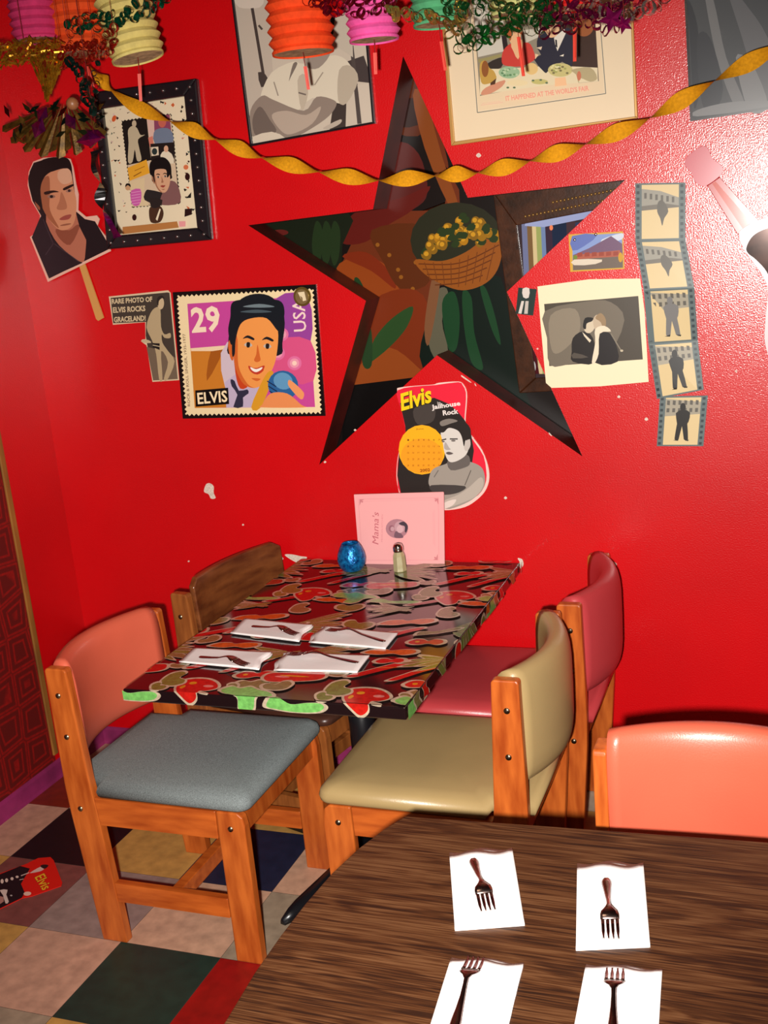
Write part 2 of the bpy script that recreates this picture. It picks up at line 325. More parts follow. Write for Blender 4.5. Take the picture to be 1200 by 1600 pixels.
def chair(loc, rz, seat_m, back_m, label, wood=None, wooden_back=False, group='oak dining chairs with plank sides', name='dining_chair', rise=0.012):
    A_ = wood or M_oak; B_ = wood or M_oak2
    r = empty(name, loc, label, 'chair', group, rz)
    for s_ in (-1, 1):
        ya = 0.208 * s_; t = Vector((0, 0.027 * s_, 0))
        mb = MB(); mb.prism([(x, ya, z) for x, z in side_outline('rear')], t, A_); fixn(mb.build('leg', r, local=True, bevel=0.004))
        mb = MB(); mb.prism([(x, ya, z) for x, z in side_outline('front')[0:1] + side_outline('front')[1:5] + [(.126, .43), (.1245, .352)]], t, A_); fixn(mb.build('leg', r, local=True, bevel=0.004))
        mb = MB(); mb.prism([(x, ya, z) for x, z in [(.122, .353), (.1235, .429), (-.236, .43), (-.229, .352)]], t, B_); fixn(mb.build('side_rail', r, local=True, bevel=0.002))
        mb = MB(); mb.prism([(x, ya + 0.003 * s_, z) for x, z in [(-.216, .125), (.122, .125), (.122, .180), (-.219, .180)]], t * 0.8, B_); fixn(mb.build('stretcher', r, local=True, bevel=0.002))
        for (bx, bz) in [(-.290, .715), (-.286, .60), (-.283, .395), (.162, .385)]:
            mb = MB(); q = Vector((bx, 0.235 * s_, bz)); mb.tube([q, q + Vector((0, 0.0022 * s_, 0))], 0.0075, M_bolt, 12); mb.tube([q, q + Vector((0, 0.003 * s_, 0))], 0.0035, mat('bolt_socket', (40, 30, 20), 0.5), 6)
            mb.build('bolt', r, local=True)
    mb = MB(); mb.box((-.06, -.209, .128), (-.03, .209, .172), B_); mb.build('cross_stretcher', r, local=True, bevel=0.002)
    mb = MB(); mb.box((.165, -.209, .36), (.187, .209, .428), A_); mb.build('front_apron', r, local=True, bevel=0.002)
    mb = MB(); mb.box((-.30, -.209, .36), (-.28, .209, .428), A_); mb.build('rear_apron', r, local=True, bevel=0.002)
    # seat pad
    N = 22; vs = []; fs = []
    def outl(inset, z):
        x0, x1, xm = -.330 + inset, .214 - inset, -.226 + inset; y1, y2 = .198 - inset, .236 - inset
        pts = [(x0, -y1), (xm, -y1), (xm + 0.006, -y2)]; R = 0.03
        for k in range(7): a = math.pi / 2 * k / 6; pts.append((x1 - R + R * math.sin(a), -y2 + R - R * math.cos(a)))
        pts += [(x, -y) for x, y in reversed(pts)]
        return [Vector((x, y, z)) for x, y in pts]
    zt = 0.432 if not wooden_back else 0.43
    lev = [(0.004, 0), (0.0, 0.006), (-0.002, 0.018), (0.002, 0.032), (0.014, 0.043), (0.04, 0.050), (0.10, 0.054), (0.155, 0.055)]
    if wooden_back: lev = [(0.004, 0), (0.0, 0.003), (0.0, 0.018), (0.006, 0.025), (0.02, 0.028), (0.06, 0.029)]
    rows = [outl(a, zt + b) for a, b in lev]; K = len(rows[0]); vs = [p for rr in rows for p in rr]
    for i in range(len(rows) - 1):
        for k in range(K): fs.append((i * K + k, i * K + (k + 1) % K, (i + 1) * K + (k + 1) % K, (i + 1) * K + k))
    mb = MB(); mb.add(vs, fs, seat_m, True)
    for rr, rev in ((rows[0], 1), (rows[-1], 0)):
        tr = [tuple(t) for t in tessellate_polygon([rr])]; mb.add(rr, tr, seat_m, True)
    fixn(mb.build('seat', r, local=True))
    if not wooden_back:
        # curved padded backrest between the posts
        NS, NC = 18, 24; vs = []; z0, z1 = 0.515, 0.788 + rise; H = (z1 - z0) / 2
        for i in range(NS + 1):
            s_ = -1 + 2 * i / NS; y = 0.2075 * s_; bow = -0.062 * (1 - abs(s_) ** 2.0)
            for k in range(NC):
                a = 2 * math.pi * k / NC; c, s2 = math.cos(a), math.sin(a)
                px = 0.035 * (abs(c) ** 0.72) * (1 if c > 0 else -1); pz = H * (abs(s2) ** 0.5) * (1 if s2 > 0 else -1)
                z = (z0 + z1) / 2 + pz; lean = -0.284 - (z - .42) * 0.014
                vs.append((lean + px + bow, y, z))
        fs = [(i * NC + k, (i + 1) * NC + k, (i + 1) * NC + (k + 1) % NC, i * NC + (k + 1) % NC) for i in range(NS) for k in range(NC)]
        fs += [tuple(range(NC)), tuple(reversed([NS * NC + k for k in range(NC)]))]
        mb = MB(); mb.add(vs, fs, back_m, True); fixn(mb.build('backrest', r, local=True))
    else:
        NS = 14; vs = []; fs = []
        for i in range(NS + 1):
            s_ = -1 + 2 * i / NS; y = 0.0138 + 0.2212 * s_; bow = -0.035 * (1 - s_ * s_)
            cut = 0.02 * max(0, (abs(s_) - 0.88) / 0.12)
            for (dx, z) in ((0, .645 + cut), (0.0, .825 - cut), (-.022, .825 - cut), (-.022, .645 + cut)):
                vs.append((-.226 - (z - .42) * .05 + dx + bow, y, z))
        for i in range(NS):
            for k in range(4): fs.append((i * 4 + k, (i + 1) * 4 + k, (i + 1) * 4 + (k + 1) % 4, i * 4 + (k + 1) % 4))
        fs += [(0, 1, 2, 3), tuple(reversed([NS * 4 + k for k in range(4)]))]
        mb = MB(); mb.add(vs, fs, back_m, False); o = fixn(mb.build('backrest', r, local=True, bevel=0.006, seg=3))
    return r
V_salmon = vinyl('salmon_vinyl', (204, 92, 68)); V_olive = vinyl('olive_beige_vinyl', (168, 142, 96)); V_rose = vinyl('rose_vinyl', (186, 62, 66))
V_blue = vinyl('blue_grey_cloth', (136, 144, 144), cloth=True); V_dark = vinyl('dark_brown_vinyl', (70, 42, 32))
chair((-.287, -.853, 0), 0.0, V_blue, V_salmon, 'oak chair with blue-grey cloth seat and salmon vinyl back, left of the pepper-print table')
chair((-.232, -.325, 0), -0.19, V_dark, M_brown, 'brown wooden chair with curved board back, left of the printed table by the wall', wooden_back=True, group='chairs around the printed table', wood=mat('honey_stained_wood', (158, 92, 42), 0.3, noise=0.35, nscale=7, stretch=(6, 6, 1), rgb2=(112, 58, 26), coat=0.3))
chair((.294, -.770, 0), math.pi, V_olive, V_olive, 'oak chair with olive-beige vinyl seat and back, right front of the printed table')
chair((.335, -.258, 0), math.pi, V_rose, V_rose, 'oak chair with rose-red vinyl seat and back, nearest the wall right of the printed table')
chair((1.07, -1.565, 0), -math.pi / 2, V_salmon, V_salmon, 'salmon vinyl-backed chair tucked behind the dark wood table at lower right', rise=0.03)

# ------------------------------------------------------------ printed table
TZ = 0.75
tab = empty('dining_table', (0, -.54, 0), 'small rectangular table covered in black laminate printed with peppers and vegetables', 'table')
M_lam = mat('black_laminate', (26, 14, 16), 0.12, spec=0.6, coat=0.5)
tx0, tx1, ty0, ty1 = -.378, .372, -1.088, -.006
mb = MB(); mb.box((tx0, ty0, TZ - .036), (tx1, ty1, TZ - .0040), M_lam); top = mb.build('tabletop', tab, bevel=0.004, seg=3)
# vegetable print: wraps over the front and right edges
def G(name, rgb): return mat('print_' + name, rgb, 0.16, spec=0.5, noise=0.2, nscale=90, coat=0.5)
g1, g2, g3, wl_, rd, rd2, og, yl, pk = G('green', (96, 120, 52)), G('light_green', (120, 190, 96)), G('olive', (118, 112, 66)), G('outline', (196, 176, 150)), G('red', (196, 30, 22)), G('dark_red', (150, 22, 16)), G('orange', (206, 96, 28)), G('yellow', (224, 150, 30)), G('pink', (224, 130, 120))
pr = MB(); PH = {}
def wrap(x, y, d):
    # positions past the edge fold down the side of the slab
    z = TZ - .0040 + d
    if y < ty0: z = TZ + (y - ty0); y = ty0 - d - 0.0006
    elif x > tx1: z = TZ + (tx1 - x); x = tx1 + d + 0.0006
    return Vector((x, y, z))
def clip_poly(p, ax, lim, keep_gt):
    out = []
    for i in range(len(p)):
        a, b = p[i], p[(i + 1) % len(p)]
        ia = (a[ax] >= lim) == keep_gt or a[ax] == lim; ib = (b[ax] >= lim) == keep_gt or b[ax] == lim
        if ia: out.append(a)
        if ia != ib:
            t = (lim - a[ax]) / (b[ax] - a[ax]); out.append(lerp(a, b, t))
    return out
layer = [0]
def veg(pts, mt, sm=4):
    layer[0] += 1; d = 0.0003 + layer[0] * 0.000006
    p = spline(pts, sm)
    p = clip_poly(p, 0, tx0, True); 
    if len(p) < 3: return
    p = clip_poly(p, 1, ty1, False)
    if len(p) < 3: return
    p = clip_poly(p, 1, ty0 - .034, True)
    if len(p) < 3: return
    p = clip_poly(p, 0, tx1 + .034, False)
    if len(p) < 3: return
    regs = []
    a = clip_poly(p, 1, ty0, True)
    if len(a) > 2:
        c = clip_poly(a, 0, tx1, False); e = clip_poly(a, 0, tx1, True)
        if len(c) > 2: regs.append(c)
        if len(e) > 2: regs.append(e)
    b = clip_poly(p, 1, ty0, False)
    if len(b) > 2:
        b = clip_poly(b, 0, tx1, False)
        if len(b) > 2: regs.append(b)
    for q in regs:
        vs = [wrap(c[0], c[1], d) for c in q]
        mx = sum(c[0] for c in q) / len(q); my = sum(c[1] for c in q) / len(q)
        if my < ty0: vs = [Vector((v_.x, ty0 - d - .0006, TZ + (c[1] - ty0))) for v_, c in zip(vs, q)]
        elif mx > tx1: vs = [Vector((tx1 + d + .0006, c[1], TZ + (tx1 - c[0]))) for c in q]
        else: vs = [Vector((c[0], c[1], TZ - .0040 + d)) for c in q]
        tr = [tuple(t) for t in tessellate_polygon([[Vector((c[0], c[1], 0)) for c in q]])]
        pr.add(vs, tr, mt)
def item(cx, cy, pts, mt, sc=1.0, rot=0.0, extra=()):
    c_, s_ = math.cos(math.radians(rot)), math.sin(math.radians(rot))
    tr = lambda p, k=1.0: (cx + sc * k * (p[0] * c_ - p[1] * s_), cy + sc * k * (p[0] * s_ + p[1] * c_))
    r0 = sum(math.hypot(*p) for p in pts) / len(pts); k = 1 + 0.007 / (r0 * sc)
    veg([tr(p, k) for p in pts], wl_); veg([tr(p) for p in pts], mt)
    for ep, em in extra: veg([tr(p) for p in ep], em)
bell = [(-.055, .02), (-.05, .045), (-.02, .058), (.015, .055), (.045, .035), (.058, .01), (.04, -.008), (.022, -.012), (.02, -.04), (.0, -.055), (-.02, -.04), (-.045, -.01)]
def el(cx, cy, rx, ry, n=8): return [(cx + rx * math.cos(2 * math.pi * k / n), cy + ry * math.sin(2 * math.pi * k / n)) for k in range(n)]
chili = [(-.085, -.03), (-.06, -.034), (-.02, -.012), (.02, .012), (.055, .028), (.07, .045), (.05, .052), (.01, .036), (-.04, .004), (-.075, -.018)]
leafp = [(-.035, .02), (-.02, .045), (0, .04), (.005, .015), (.03, .012), (.042, -.005), (.03, -.028), (0, -.035), (-.022, -.02)]
pod = [(-.075, -.005), (-.06, .018), (-.04, .018), (-.01, .002), (.03, .006), (.065, .006), (.075, -.004), (.055, -.016), (0, -.018), (-.05, -.012)]
toms = [(-.05, -.005), (-.035, .018), (-.012, .02), (.005, .01), (.02, .024), (.045, .02), (.052, 0), (.035, -.016), (.01, -.01), (-.01, -.02), (-.035, -.02)]
spray = [(-.11, .0), (-.05, .018), (-.09, .045), (-.03, .04), (-.03, .075), (.01, .055), (.05, .08), (.07, .05), (.11, .05), (.10, .015), (.12, -.02), (.07, -.02), (.06, -.055), (.02, -.03), (-.03, -.05), (-.04, -.022), (-.09, -.03), (-.06, -.01)]
brocc = [(-.07, .01), (-.055, .035), (-.03, .03), (-.01, .045), (.02, .035), (.055, .03), (.075, .012), (.04, .0), (.035, -.03), (.02, -.045), (-.005, -.04), (-.01, -.01), (-.05, -.006)]
stuffed = [(-.075, -.012), (-.07, .016), (-.03, .026), (.03, .036), (.065, .038), (.078, .012), (.06, -.01), (.0, -.026), (-.05, -.032)]
carrot = [(-.07, -.01), (-.05, .012), (-.015, .016), (.0, .008), (.03, .018), (.065, .016), (.07, -.004), (.04, -.02), (.01, -.012), (-.02, -.02), (-.05, -.018)]
PX, PY = 0.44, 0.70
def bunch(cx, cy, mt, mt2, sc=1.0, rot=0.0):
    random.seed(int((cx + 3) * 1000) + int((cy + 3) * 77))
    for k in range(8):
        a = -34 + k * 9.5 + random.uniform(-3, 3); L_ = random.uniform(.10, .15); w_ = random.uniform(.008, .014)
        lf = [(0, 0), (L_ * .3, w_), (L_ * .7, w_ * .9), (L_, 0), (L_ * .7, -w_ * .8), (L_ * .3, -w_)]
        ar = math.radians(a + rot); ox_, oy_ = cx - .06 * sc * math.cos(math.radians(rot)), cy - .06 * sc * math.sin(math.radians(rot))
        item(ox_ + .01 * math.sin(k), oy_ + (k - 4) * .006, lf, mt if k % 2 else mt2, sc, a + rot)
def cell(ox, oy):
    # ox,oy is the centre of the big red bell pepper of this repeat
    item(ox, oy, bell, rd, 1, 0, ((el(-.02, .03, .010, .008), yl), (el(.03, .018, .014, .007), pk), (el(-.035, .005, .006, .010), yl), ([(.022, -.012), (.05, -.02), (.052, -.03), (.028, -.026)], wl_)))
    item(ox - .165, oy - .04, pod, g2, 1.0, 2)
    item(ox - .085, oy + .045, leafp, g1, 1.0, -20)
    item(ox + .155, oy + .03, brocc, g3, .9, 0)
    item(ox - .305, oy - .02, brocc, g2, 1.0, -8)
    item(ox - .225, oy + .095, stuffed, rd, 1.0, 0, ((el(0, .008, .04, .004), yl), (el(-.03, 0, .02, .005), pk)))
    item(ox - .24, oy + .04, leafp, g3, .8, 70)
    item(ox - .015, oy + .165, chili, rd, 1.0, 12, ((el(.01, .018, .03, .003), og),))
    item(ox + .075, oy + .155, chili, rd, .8, 20)
    item(ox + .115, oy + .10, toms, rd, .95, 5, ((el(-.025, 0, .007, .006), yl), (el(.035, .005, .007, .006), pk)))
    bunch(ox + .10, oy + .24, g1, g3, 1.05, 190)
    item(ox - .04, oy + .285, carrot, og, .95, 3)
    bunch(ox - .20, oy + .25, g3, g1, 1.0, 6)
    item(ox + .19, oy + .37, stuffed, rd, 1.0, -4, ((el(0, .008, .035, .005), yl),))
    item(ox + .03, oy + .36, toms, rd, .9, 0, ((el(-.025, 0, .007, .006), yl),))
    item(ox - .12, oy + .37, chili, rd, 1.05, 5)
    item(ox - .05, oy + .41, chili, rd, .8, 15)
    bunch(ox + .14, oy + .47, g3, g1, 1.0, 10)
    item(ox - .20, oy + .46, leafp, g1, 1.0, 30)
    item(ox - .07, oy + .50, carrot, og, 1.05, 10)
    item(ox + .02, oy + .58, leafp, g3, .9, -20)
    bunch(ox - .15, oy + .60, g1, g3, .9, 185)
    item(ox + .17, oy + .60, leafp, g1, .9, 50)
    item(ox + .09, oy + .02, leafp, g3, .5, 120)
    item(ox - .10, oy - .005, leafp, g1, .55, 10)
    item(ox - .12, oy + .13, leafp, g3, .5, 60)
    item(ox + .04, oy + .44, pod, g3, .8, 30)
    item(ox - .02, oy + .225, toms, rd, .7, 5)
    item(ox + .1, oy + .66, carrot, og, .9, -8)
    item(ox - .05, oy + .655, chili, rd2, .8, 0)
    item(ox + .2, oy + .09, pod, g3, .7, 80)
    item(ox - .13, oy + .315, leafp, g3, .7, 100)
for a in (-1, 0, 1, 2):
    for b in (0, 1): cell(.262 - .45 * (1 - a) + (0.0), -1.062 + .70 * b)
po = pr.build('printed_pattern', tab); 
M_blk = mat('black_powder_coat', (18, 18, 22), 0.3, spec=0.5)
mb = MB(); mb.tube([(.012, -.53, .04), (.012, -.53, .69)], .038, M_blk, 28); mb.build('pedestal', tab)
mb = MB(); mb.box((-.2, -.75, .69), (.22, -.31, .714), M_blk); mb.build('mounting_plate', tab, bevel=.004)
def star_foot(parent, cx, cy, ang0, L_=.41):
    for k in range(4):
        a = ang0 + k * math.pi / 2; dx, dy = math.cos(a), math.sin(a); m_ = MB(); vs = []; NN = 12
        for i in range(NN + 1):
            t = i / NN; r_ = L_ * t; h = .075 - .045 * t; wd = .042 - .010 * t
            if i >= NN - 2: wd *= (1, .8, .35)[i - NN + 2]; h *= (1, .93, .7)[i - NN + 2]
            for (sx, zz) in ((-1, .004), (-.9, h * .6), (-.45, h), (.45, h), (.9, h * .6), (1, .004)):
                vs.append((cx + dx * r_ - dy * wd * .72 * sx, cy + dy * r_ + dx * wd * .72 * sx, zz))
        fs = [(i * 6 + j, i * 6 + (j + 1) % 6, (i + 1) * 6 + (j + 1) % 6, (i + 1) * 6 + j) for i in range(NN) for j in range(6)] + [(0, 1, 2, 3, 4, 5), tuple(reversed([NN * 6 + j for j in range(6)]))]
        m_.add(vs, fs, M_blk, True); fixn(m_.build('foot', parent))
star_foot(tab, .012, -.53, -math.pi / 2 - .30)

# ------------------------------------------------------------ foreground table
M_dkw = bpy.data.materials.new('dark_walnut_laminate'); M_dkw.use_nodes = True; nt = M_dkw.node_tree; bs = nt.nodes['Principled BSDF']; L = nt.links
tc = nt.nodes.new('ShaderNodeTexCoord'); m1 = nt.nodes.new('ShaderNodeMapping'); m1.inputs['Scale'].default_value = (1.0, 7, 1); m1.inputs['Rotation'].default_value = (0, 0, 0.10)
n1 = nt.nodes.new('ShaderNodeTexNoise'); n1.inputs['Scale'].default_value = 2.2; n1.inputs['Detail'].default_value = 3; n1.inputs['Distortion'].default_value = 1.1
m2 = nt.nodes.new('ShaderNodeMapping'); m2.inputs['Scale'].default_value = (5, 230, 1); m2.inputs['Rotation'].default_value = (0, 0, 0.10)
n2 = nt.nodes.new('ShaderNodeTexNoise'); n2.inputs['Scale'].default_value = 2.0; n2.inputs['Detail'].default_value = 4
sn = nt.nodes.new('ShaderNodeMath'); sn.operation = 'MULTIPLY'; sn.inputs[1].default_value = 30
sn2 = nt.nodes.new('ShaderNodeMath'); sn2.operation = 'SINE'
ad = nt.nodes.new('ShaderNodeMath'); ad.operation = 'MULTIPLY_ADD'; ad.inputs[1].default_value = 0.085; 
rp = nt.nodes.new('ShaderNodeValToRGB'); e = rp.color_ramp.elements; e[0].position = 0.34; e[0].color = lin((34, 18, 10)); e[1].position = 0.72; e[1].color = lin((94, 62, 38)); x_ = e.new(0.50); x_.color = lin((66, 37, 18))
L.new(tc.outputs['Object'], m1.inputs[0]); L.new(m1.outputs[0], n1.inputs['Vector']); L.new(tc.outputs['Object'], m2.inputs[0]); L.new(m2.outputs[0], n2.inputs['Vector'])
L.new(n1.outputs[0], sn.inputs[0]); L.new(sn.outputs[0], sn2.inputs[0]); L.new(sn2.outputs[0], ad.inputs[0]); L.new(n2.outputs[0], ad.inputs[2]); L.new(ad.outputs[0], rp.inputs[0]); L.new(rp.outputs[0], bs.inputs['Base Color'])
bs.inputs['Roughness'].default_value = 0.42; bs.inputs['Specular IOR Level'].default_value = 0.35
ft = empty('dining_table', (1.15, -2.05, 0), 'dark wood-grain laminate table with rounded left side in the near right corner', 'table')
outl_ = [(.535, -1.548), (.512, -1.598), (.490, -1.668), (.474, -1.75), (.466, -1.84), (.463, -1.93), (.464, -2.02), (.472, -2.13), (.488, -2.24), (.512, -2.34), (.55, -2.43), (.62, -2.47), (1.70, -2.44), (1.76, -2.36), (1.79, -2.2), (1.79, -1.75), (1.76, -1.56), (1.70, -1.50), (1.163, -1.513), (.77, -1.534)]
mb = MB(); mb.prism([(x, y, .722) for x, y in outl_], Vector((0, 0, .028)), M_dkw, mat('dark_table_edge', (28, 16, 12), 0.4)); fixn(mb.build('tabletop', ft, bevel=0.002))
mb = MB(); mb.tube([(1.15, -2.0, .04), (1.15, -2.0, .72)], .038, M_blk, 28); mb.build('pedestal', ft); star_foot(ft, 1.15, -2.0, .78, .38)

# ------------------------------------------------------------ napkins and forks
M_nap = mat('white_paper_napkin', (236, 228, 226), 0.85, bump=0.15, bscale=120, spec=0.2)
M_steel = mat('fork_steel', (150, 130, 125), 0.22, metal=1.0)
def napkin(q, label, z=TZ, wavy=0, group='paper napkins on the tables', flat=0.0):
    """q: four table points TL TR BR BL; wavy: which side (0 top,1 right...) has the scalloped edge"""
    P4 = [F(*p, z) for p in q]; mb = MB(); NU, NV = 14, 14
    for lay, (h, ins) in enumerate(((0.0015, 0.0), (0.0035, 0.03))):
        vs = []
        for j in range(NV + 1):
            for i in range(NU + 1):
                s_, t_ = i / NU, j / NV
                ss, tt = s_, t_
                if wavy == 0: tt = ins + t_ * (1 - ins) + 0.022 * math.sin(s_ * 9 + lay) * (1 - t_)
                if wavy == 1: ss = s_ * (1 - ins) + 0.02 * math.sin(t_ * 8 + lay) * s_
                if wavy == 3: ss = ins + s_ * (1 - ins) + 0.02 * math.sin(t_ * 8 + lay) * (1 - s_)
                p = P4[0].lerp(P4[1], ss).lerp(P4[3].lerp(P4[2], ss), tt)
                vs.append(p + Vector((0, 0, h + 0.0012 * math.sin(s_ * 5 + t_ * 4 + lay) * (0.4 + s_ * .6))))
        n0 = (NU + 1) * (NV + 1); bot = [Vector((a.x, a.y, z + (0.0002 if lay == 0 else .0012))) for a in vs]
        fs = [(j * (NU + 1) + i, j * (NU + 1) + i + 1, (j + 1) * (NU + 1) + i + 1, (j + 1) * (NU + 1) + i) for j in range(NV) for i in range(NU)]
        bf = [tuple(n0 + k for k in reversed(f)) for f in fs]
        edge = [i for i in range(NU)] ; sides = []
        for i in range(NU): sides += [(i + 1, i, n0 + i, n0 + i + 1), (NV * (NU + 1) + i, NV * (NU + 1) + i + 1, n0 + NV * (NU + 1) + i + 1, n0 + NV * (NU + 1) + i)]
        for j in range(NV): sides += [(j * (NU + 1), (j + 1) * (NU + 1), n0 + (j + 1) * (NU + 1), n0 + j * (NU + 1)), ((j + 1) * (NU + 1) + NU, j * (NU + 1) + NU, n0 + j * (NU + 1) + NU, n0 + (j + 1) * (NU + 1) + NU)]
        mb.add(vs + bot, fs + bf + sides, M_nap, True)
    o = mb.build('paper_napkin'); prop(o, label, 'napkin', group); return o
def fork(pt, ph, label, z=TZ + .006, group='forks on paper napkins', wscale=1.0, tineup=False):
    """pt: tine tips (pixel), ph: handle end"""
    a = F(*ph, z); b = F(*pt, z); d = (b - a); L_ = d.length; d.normalize(); s_ = Vector((-d.y, d.x, 0)); W_ = 0.0125 * wscale
    mb = MB()
    def P(t, w_, zz): return a + d * (t * L_) + s_ * w_ * W_ + Vector((0, 0, zz))
    def h(t): return 0.001 + (0.008 * math.sin(math.pi * min(1, t / .95)) ** 1.5 * (1 if t < .62 else 1)) * .6 + (0.010 * math.exp(-((t - .62) / .16) ** 2))
    prof = [(0, .30), (.02, .48), (.06, .56), (.12, .54), (.25, .40), (.40, .28), (.52, .22), (.58, .24), (.63, .50), (.67, .86), (.71, 1.0), (.76, 1.0)]
    vs = []
    for t, w_ in prof:
        hh = h(t); vs += [P(t, -w_, hh), P(t, w_, hh), P(t, w_ * .7, hh + .0018), P(t, -w_ * .7, hh + .0018)]
    fs = []
    for i in range(len(prof) - 1):
        for k in range(4): fs.append((i * 4 + k, (i + 1) * 4 + k, (i + 1) * 4 + (k + 1) % 4, i * 4 + (k + 1) % 4))
    fs += [(0, 1, 2, 3), tuple(reversed([(len(prof) - 1) * 4 + k for k in range(4)]))]
    mb.add(vs, fs, M_steel, True)
    for k in range(4):
        c0 = -.78 + k * .52; hw = .155; vs = []
        T_ = [.755, .82, .90, .97, 1.0]
        for t in T_:
            hh = h(t) ; hq = hw * (1 if t < .96 else .5)
            vs += [P(t, c0 - hq, hh), P(t, c0 + hq, hh), P(t, c0 + hq, hh + .0016), P(t, c0 - hq, hh + .0016)]
        fs = []
        for i in range(len(T_) - 1):
            for q in range(4): fs.append((i * 4 + q, (i + 1) * 4 + q, (i + 1) * 4 + (q + 1) % 4, i * 4 + (q + 1) % 4))
        fs += [(0, 1, 2, 3), tuple(reversed([(len(T_) - 1) * 4 + q for q in range(4)]))]
        mb.add(vs, fs, M_steel, True)
    o = fixn(mb.build('dinner_fork')); prop(o, label, 'fork', group); return o
napkin([(702, 1333), (800, 1325), (820, 1447), (711, 1455)], 'white paper napkin on the dark wood table, far left of the four', wavy=0)
napkin([(902, 1350), (1005, 1348), (1016, 1481), (900, 1486)], 'white paper napkin on the dark wood table, far right of the four', wavy=0)
napkin([(706, 1497), (819, 1505), (793, 1612), (670, 1612)], 'white paper napkin on the dark wood table, near left of the four', wavy=0)
napkin([(916, 1508), (1035, 1515), (1029, 1612), (896, 1612)], 'white paper napkin on the dark wood table, near right of the four', wavy=0)
napkin([(382, 968), (490, 977), (465, 1003), (360, 990)], 'napkin on the printed table, back left of the four there', wavy=1)
napkin([(503, 979), (622, 990), (602, 1015), (480, 1004)], 'napkin on the printed table, back right of the four there', wavy=3)
napkin([(303, 1014), (426, 1020), (402, 1047), (280, 1035)], 'napkin on the printed table, front left of the four there', wavy=1)
napkin([(443, 1020), (578, 1025), (558, 1052), (425, 1048)], 'napkin on the printed table, front right of the four there', wavy=3)
fork((763, 1424), (739, 1343), 'steel fork lying tines towards the viewer on the far left napkin of the dark table', wscale=1.1)
fork((955, 1468), (947, 1374), 'steel fork lying tines towards the viewer on the far right napkin of the dark table', wscale=1.1)
fork((744, 1497), (708, 1612), 'steel fork lying tines away on the near left napkin of the dark table', wscale=1.15)
fork((961, 1515), (957, 1625), 'steel fork lying tines away on the near right napkin of the dark table', wscale=1.15)
fork((465, 992), (394, 979), 'fork on the back left napkin of the printed table, handle to the left')
fork((512, 984), (602, 1003), 'fork on the back right napkin of the printed table, tines to the left')
fork((388, 1040), (312, 1027), 'fork on the front left napkin of the printed table, handle to the left')
fork((452, 1022), (560, 1036), 'fork on the front right napkin of the printed table, tines to the left')

# ------------------------------------------------------------ candle, shaker, menu
c = F(549, 893, TZ); mt = mat('blue_mercury_glass', (30, 150, 225), 0.22, metal=0.55, noise=0.55, nscale=90, bump=1.0, bscale=160, rgb2=(4, 50, 120))
mb = MB(); c = c + Vector((0, .012, 0))
mb.lathe([(.024, 0), (.034, .006), (.043, .022), (.046, .04), (.043, .058), (.036, .076), (.029, .088), (.027, .091), (.025, .088), (.030, .076), (.035, .055), (.035, .03), (.02, .012)], c, mt, 36)
prop(mb.build('candle_holder'), 'blue textured glass candle holder at the back of the printed table beside the pink menu', 'candle holder')
c = F(624, 893, TZ) + Vector((0, .008, 0)); sh = empty('salt_shaker', c, 'small faceted glass salt shaker with steel cap in front of the pink menu', 'shaker')
mb = MB(); mb.lathe([(.020, 0), (.022, .003), (.020, .05), (.015, .062), (.014, .066)], c, mat('shaker_glass', (172, 160, 120), 0.1, spec=0.6, coat=0.6), 8, smooth=False); mb.build('glass_body', sh)
mb = MB(); mb.lathe([(.0155, .063), (.0165, .066), (.0165, .078), (.013, .087), (.005, .0905)], c, mat('chrome_cap', (200, 195, 190), 0.15, metal=1.0), 20); mb.build('cap', sh)

MY = -.045
A = Art(plane_y(MY), (510, 760), 6.0, rough=0.6)
A.d = -0.004; A.slab([(258, 78), (262, 76), (1092, 52), (1100, 58), (1108, 736), (312, 736)], (240, 168, 168), .004)
A.line([(300, 120), (1050, 105), (1055, 690), (335, 692), (300, 120)], 3, (225, 140, 145)); A.line([(315, 140), (1035, 125)], 2, (228, 145, 150))
for (x, y, sx, sy) in [(310, 122, 1, 1), (1050, 112, -1, 1), (1045, 690, -1, -1)]:
    A.poly([(x, y), (x + 45 * sx, y), (x + 22 * sx, y + 14 * sy), (x + 14 * sx, y + 26 * sy), (x, y + 60 * sy)], (205, 125, 130)); A.ell((x + 26 * sx, y + 22 * sy), 8, 8, (205, 120, 128))
A.text("Mama's", (488, 545), (492, 240), 60, (196, 100, 110), 0.0, 0.25)
A.text('MEXICAN KITCHEN', (528, 520), (532, 265), 15, (215, 135, 140))
A.line([(1000, 240), (1005, 540)], 2, (225, 145, 150)); A.line([(1013, 220), (1018, 560)], 2, (225, 145, 150))
# round portrait print
A.ell((662, 395), 105, 90, (176, 122, 132)); A.ell((690, 380), 52, 55, (196, 150, 158)); A.poly([(650, 420), (700, 440), (720, 480), (640, 478)], (120, 85, 98), 4)
A.poly([(680, 345), (730, 330), (765, 372), (750, 430), (735, 420), (735, 375), (700, 362)], (70, 55, 66), 4); A.ell((690, 400), 30, 36, (214, 170, 176)); A.ell((612, 395), 26, 32, (150, 95, 108)); A.ell((620, 398), 18, 22, (196, 150, 158))
prop(A.build('menu'), 'pink folded paper menu standing against the wall on the printed table', 'menu')

